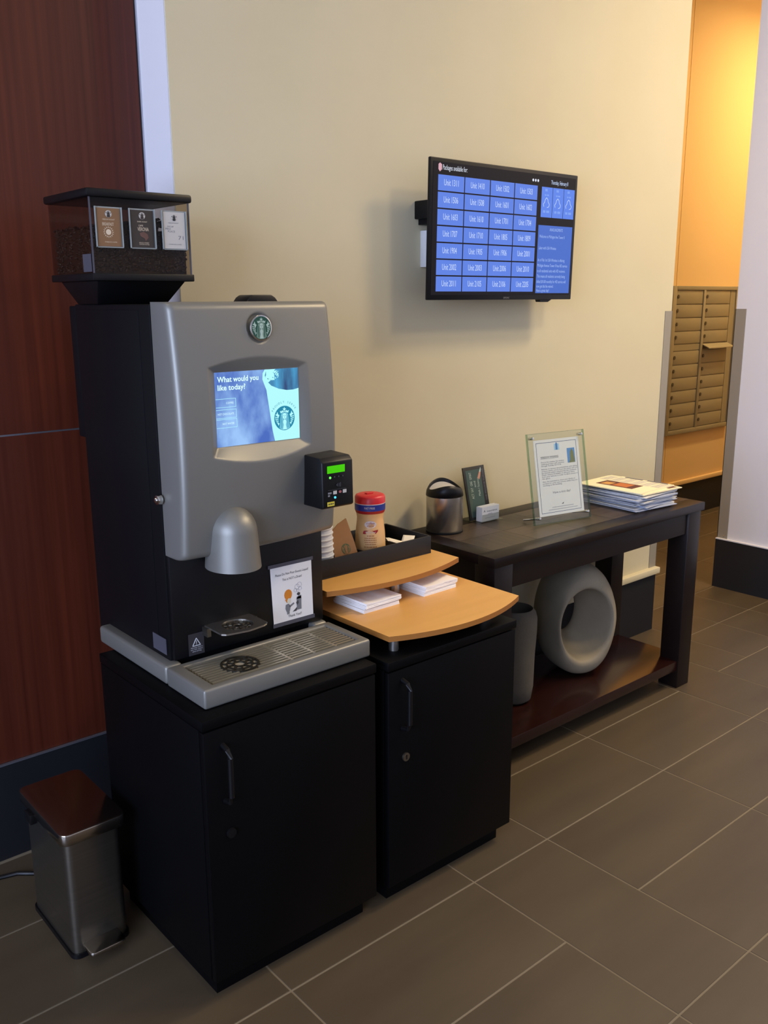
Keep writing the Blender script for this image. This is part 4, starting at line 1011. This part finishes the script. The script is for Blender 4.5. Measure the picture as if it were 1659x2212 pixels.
# newspapers
npaper = 16
kinds = ['newsprint', 'newsprint_blue', 'newsprint', 'newsprint_blue', 'newsprint_blue', 'newsprint']
z = TBZ + .0004
npc = (2.960, 1.995)
desc_n = ['topmost newspaper with a brown photo on the stack', 'second newspaper from the top with a small picture', 'undermost newspaper lying on the table']
for k in range(npaper):
    h = rng.uniform(.0034, .0048); jr = math.radians(rng.uniform(-6, 6))
    jx, jy = rng.uniform(-.015, .015), rng.uniform(-.014, .014)
    if k == npaper - 1: jx, jy, jr, h = -.004, .006, math.radians(2), .006
    if k == npaper - 2: jx, jy, jr = .018, -.012, math.radians(-3)
    M_ = Matrix.Rotation(jr, 4, 'Z')
    W_, D_ = .238, .280
    f = lambda p, M_=M_, z=z, jx=jx, jy=jy: Vector((npc[0] + jx, npc[1] + jy, z)) + M_ @ Vector(p)
    n_ = 8; vs = []; fs = []
    sag = .0
    for i in range(n_ + 1):
        x = -W_ / 2 + W_ * i / n_
        e = h * (0.5 - 0.5 * abs(2 * i / n_ - 1) ** 6)
        for y in (-D_ / 2, D_ / 2): vs += [(x, y, sag), (x, y, h if 0 < i < n_ else h * .65)]
    for i in range(n_):
        a, b = 4 * i, 4 * (i + 1)
        fs += [(a, b, b + 1, a + 1), (a + 2, a + 3, b + 3, b + 2), (a + 1, b + 1, b + 3, a + 3), (a, a + 2, b + 2, b)]
    fs += [(0, 1, 3, 2), (4 * n_, 4 * n_ + 2, 4 * n_ + 3, 4 * n_ + 1)]
    m_n = kinds[k % 6] if k < npaper - 2 else 'newsprint_yellow'
    lab = desc_n[0] if k == npaper - 1 else desc_n[1] if k == npaper - 2 else desc_n[2] if k == 0 else 'folded newspaper in the middle of the table stack'
    o = single('newspaper', MB(f).add(vs, fs), m_n, lab, 'newspaper', 'stack of newspapers')
    if k >= npaper - 2:
        ff = lambda p, f=f, h=h: f((p[0], p[1], h + p[2]))
        if k == npaper - 1:
            MB(ff).box(-.075, .005, -.075, .085, .0001, .0005).build('photo_print', 'photo_brown', o)
            MB(ff).box(-.065, -.005, -.045, .020, .0005, .0008).build('photo_print', 'photo_orange', o)
            MB(ff).box(-.065, -.020, .030, .070, .0005, .0008).build('photo_print', 'label_tan', o)
            ln = MB(ff)
            for cidx, yy in enumerate((-.135, -.09, -.045, .0, .045, .09)):
                for q in range(8): ln.box(.014 + q * .0105, .018 + q * .0105, yy, yy + .036, .0001, .0003)
            ln.build('column_print', 'ink_faint', o)
            MB(ff).box(.103, .112, -.12, -.03, .0001, .0004).box(.103, .112, -.01, .07, .0001, .0004).build('headline_print', 'ink_grey', o)
        else:
            MB(ff).box(.05, .100, -.130, -.09, .0001, .0004).build('photo_print', 'photo_brown', o)
    z += h + .0002

# ------------------------------------------------------------------ television on its wall bracket
tvt = thing('television', (2.40, 2.20, 1.527), 'wall mounted flat television showing a package list', 'television')
tvw, tvh = .727, .430
tf = frame((2.034, 2.150, 1.527), (1, 0, 0), (0, -.010 / .43, 1))
MB(tf).box(0, tvw, 0, tvh, -.012, 0).box(.07, tvw - .07, .05, tvh - .06, -.045, -.012).build('housing', 'tv_black', tvt, 0.003, label='slim black housing')
glass = MB(tf).box(.012, tvw - .012, .016, tvh - .012, 0, .0008).build('screen', 'tv_glass', tvt, label='dark screen')
units = [1311, 1410, 1502, 1503, 1506, 1508, 1601, 1602, 1603, 1610, 1701, 1704, 1707, 1710, 1805, 1809, 1904, 1905, 1906, 2001, 2002, 2003, 2006, 2010, 2011, 2105, 2106, 2205]
gu0, gu1, gv0, gv1 = .043 * tvw, .701 * tvw, .058 * tvh, .890 * tvh
cw, rh = (gu1 - gu0) / 4, (gv1 - gv0) / 7; gp = .0022
for i, un in enumerate(units):
    c, r = i % 4, i // 4
    a, b = gu0 + c * cw + gp, gv1 - (r + 1) * rh + gp
    t_ = MB(tf).box(a, a + cw - 2 * gp, b, b + rh - 2 * gp, .0009, .0013).build('unit_tile', 'tv_tile', tvt)
    lettering([('Unit %d' % un, a + cw * .5 - gp, b + rh * .31, .027, 'c', .064)], tf, 'tv_text', t_, n=.0016)
lettering([('Packages available for:', .072 * tvw, .920 * tvh, .0215, 'l', .150 * tvw)], tf, 'tv_header', tvt, n=.0012)
MB(tf).prism([(.046 * tvw, .92 * tvh), (.055 * tvw, .905 * tvh), (.066 * tvw, .92 * tvh), (.066 * tvw, .955 * tvh), (.055 * tvw, .965 * tvh), (.046 * tvw, .955 * tvh)], .0009, .0013).build('parcel_icon', 'tv_pink', tvt)
dm = MB(tf)
for u in (.664, .682, .700): dm.prism(ellipse(u * tvw, .924 * tvh, .0042, .0046, 14), .0009, .0013)
dm.build('page_dots', 'tv_header', tvt)
lettering([('Thursday, February 8', .860 * tvw, .908 * tvh, .019, 'c', .128 * tvw)], tf, 'tv_text', tvt, n=.0012)
ww0, ww1 = .728 * tvw, .980 * tvw
for k in range(3):
    w_ = (ww1 - ww0) / 3; a = ww0 + k * w_
    t_ = MB(tf).box(a + .0012, a + w_ - .0012, .650 * tvh, .882 * tvh, .0009, .0013).build('weather_tile', 'tv_tile_right', tvt)
    cu_, cv_ = a + w_ * .47, .755 * tvh
    m_ = MB(tf)
    pts = [(-.013, -.010), (-.016, -.002), (-.009, .006), (-.007, .014), (0, .020), (.007, .014), (.009, .006), (.016, -.002), (.013, -.010), (.004, -.012), (0, -.018), (-.004, -.012)]
    for q in range(len(pts) - 3):
        p0, p1 = Vector(pts[q]), Vector(pts[(q + 1) % len(pts)]); d_ = (p1 - p0).normalized(); nrm = Vector((-d_.y, d_.x)) * .0009
        m_.prism([(cu_ + (p0 + nrm).x, cv_ + (p0 + nrm).y), (cu_ + (p0 - nrm).x, cv_ + (p0 - nrm).y), (cu_ + (p1 - nrm).x, cv_ + (p1 - nrm).y), (cu_ + (p1 + nrm).x, cv_ + (p1 + nrm).y)], .0014, .0017)
    m_.build('cloud_icon', 'tv_text', t_)
    print_lines([(cu_, .850 * tvh, .020, .008), (cu_, .815 * tvh, .022, .005), (cu_, .685 * tvh, .034, .008)], tf, 'tv_faint', t_, n=.0016)
an = MB(tf).box(.718 * tvw, .976 * tvw, .052 * tvh, .588 * tvh, .0009, .0013).build('announcement_panel', 'tv_panel', tvt)
al = [('ANNOUNCEMENTS', .852, .545, 'c', .10), ('Welcome to Michigan Ave Tower II', .728, .490, 'l', .190), ('Laker with USA Wireless', .728, .400, 'l', .130), ('As of Feb 1st USA Wireless is offering', .724, .305, 'l', .205), ('Michigan Avenue Tower II free HD service', .724, .262, 'l', .228), ('to all residential units with HD receivers.', .724, .219, 'l', .215), ('This means all residents currently being', .724, .176, 'l', .215), ('billed $10.00 monthly for HD service will', .724, .133, 'l', .222), ('now get this fee waived.', .724, .096, 'l', .128), ('Have a great day!', .724, .062, 'l', .095)]
lettering([(s, u * tvw, v * tvh, .0145, a, w * tvw) for s, u, v, a, w in al], tf, 'tv_text_dim', an, n=.0016)
lettering([('SAMSUNG', .51 * tvw, .009 * tvh, .0085, 'c', .030)], tf, 'sticker_grey', tvt, n=.0012)
MB(tf).prism([(.565, -.009), (.605, -.009), (.625, 0), (.56, 0)], -.03, -.008).build('sensor', 'tv_black', tvt)
mt = box('wall_bracket', (2.078, 2.76, 2.196, WY - .0005, 1.782, 1.838), 'black_metal', tvt, 0.003, label='black wall bracket')
box('bracket_hook', (2.09, 2.10, 2.20, 2.21, 1.838, 1.86), 'black_metal', mt)
box('bracket_arm', (2.095, 2.14, 2.198, WY - .002, 1.765, 1.782), 'black_metal', mt)
single('cable_box', MB().box(2.104, 2.19, 2.232, WY - .0003, 1.632, 1.748), 'white_plastic', 'white cable box on the wall behind the television', 'cable box', bevel=.003)

# ------------------------------------------------------------------ mailboxes in the alcove
mx = thing('mailbox_unit', (5.82, MY - .03, .615), 'tan metal wall mailbox unit in the lit alcove', 'mailbox')
MBY = MY - .030
MB().box(5.395, 6.252, MBY + .004, MY - .0085, .617, 1.607).build('case', 'mailbox_metal', mx, 0.002)
for b in ((5.395, 5.440, .617, 1.607), (6.205, 6.252, .617, 1.607), (5.440, 6.205, .617, .646), (5.440, 6.205, 1.582, 1.607), (5.772, 5.800, .646, 1.582)):
    box('frame_bar', (b[0], b[1], MBY - .010, MBY + .004, b[2], b[3]), 'mailbox_metal', mx, 0.0015)
rows = [1.582, 1.488, 1.400, 1.312, 1.227, None, 1.182, 1.090, 1.002, .914, .827, .739, .647]
for c, (x0, x1) in enumerate(((5.443, 5.770), (5.802, 6.128))):
    prev = None
    for r in rows:
        if prev is not None and r is not None:
            dz = .0035
            dr_ = box('mailbox_door', (x0, x1, MBY - .003, MBY + .004, r + dz, prev - dz), 'mailbox_metal', mx, 0.0015)
            MB(frame((x0 + .022, MBY - .003, (r + prev) / 2 + .004), (1, 0, 0), (0, 0, 1))).prism(ellipse(0, 0, .010, .012, 14), 0, .006).build('lock', 'mailbox_dark', dr_)
        prev = r
box('filler_strip', (5.443, 5.770, MBY - .002, MBY + .004, 1.185, 1.224), 'mailbox_metal', mx)
box('slot', (5.802, 6.128, MBY, MBY + .004, 1.185, 1.224), 'mailbox_dark', mx)
MB().add([(5.80, MBY - .060, 1.196), (6.135, MBY - .060, 1.196), (6.135, MBY - .003, 1.222), (5.80, MBY - .003, 1.222), (5.80, MBY - .060, 1.190), (6.135, MBY - .060, 1.190), (6.135, MBY - .003, 1.216), (5.80, MBY - .003, 1.216)], [(0, 1, 2, 3), (7, 6, 5, 4), (0, 4, 5, 1), (1, 5, 6, 2), (2, 6, 7, 3), (3, 7, 4, 0)]).build('open_flap', 'mailbox_metal', mx, label='open mail flap')
box('side_filler', (6.135, 6.203, MBY - .002, MBY + .004, .65, 1.58), 'mailbox_metal', mx)

# ------------------------------------------------------------------ pedal bin and cable by the wood wall
pb = thing('pedal_bin', (.716, 2.02, 0), 'slim steel pedal bin on the floor beside the black cabinet', 'pedal bin')
rp = lambda x0, x1, y0, y1, r: [(x, y) for cx_, cy_, a0 in ((x1 - r, y0 + r, -90), (x1 - r, y1 - r, 0), (x0 + r, y1 - r, 90), (x0 + r, y0 + r, 180)) for x, y in [(cx_ + r * math.cos(math.radians(a0 + 15 * q)), cy_ + r * math.sin(math.radians(a0 + 15 * q))) for q in range(7)]]
MB().prism(rp(.648, .786, 1.890, 2.150, .020), .010, .302).build('bucket', 'dark_steel', pb, smooth=True, angle=35)
MB().prism(rp(.644, .790, 1.886, 2.154, .020), 0, .012).build('base', 'black_plastic', pb, smooth=True, angle=35)
MB().prism(rp(.650, .784, 1.892, 2.148, .018), .302, .310).build('gasket', 'black_plastic', pb, smooth=True, angle=35)
MB().prism(rp(.636, .796, 1.872, 2.160, .022), .310, .340).build('lid', 'polished_steel', pb, 0.004, 2, label='polished steel lid')
ped = MB().prism(rp(.668, .758, 1.838, 1.905, .012), .024, .036).build('pedal', 'polished_steel', pb, 0.004, label='bright steel foot pedal')
box('hinge', (.63, .646, 2.06, 2.10, .285, .31), 'black_plastic', pb, 0.002)
cab = MB().tube([(-.2, 2.33, .006), (.3, 2.352, .006), (.55, 2.345, .006), (.66, 2.315, .006), (.70, 2.28, .006), (.74, 2.20, .006)], .006)
single('power_cable', cab, 'black_plastic', 'thin black power cable along the dark baseboard', 'cable', smooth=True)
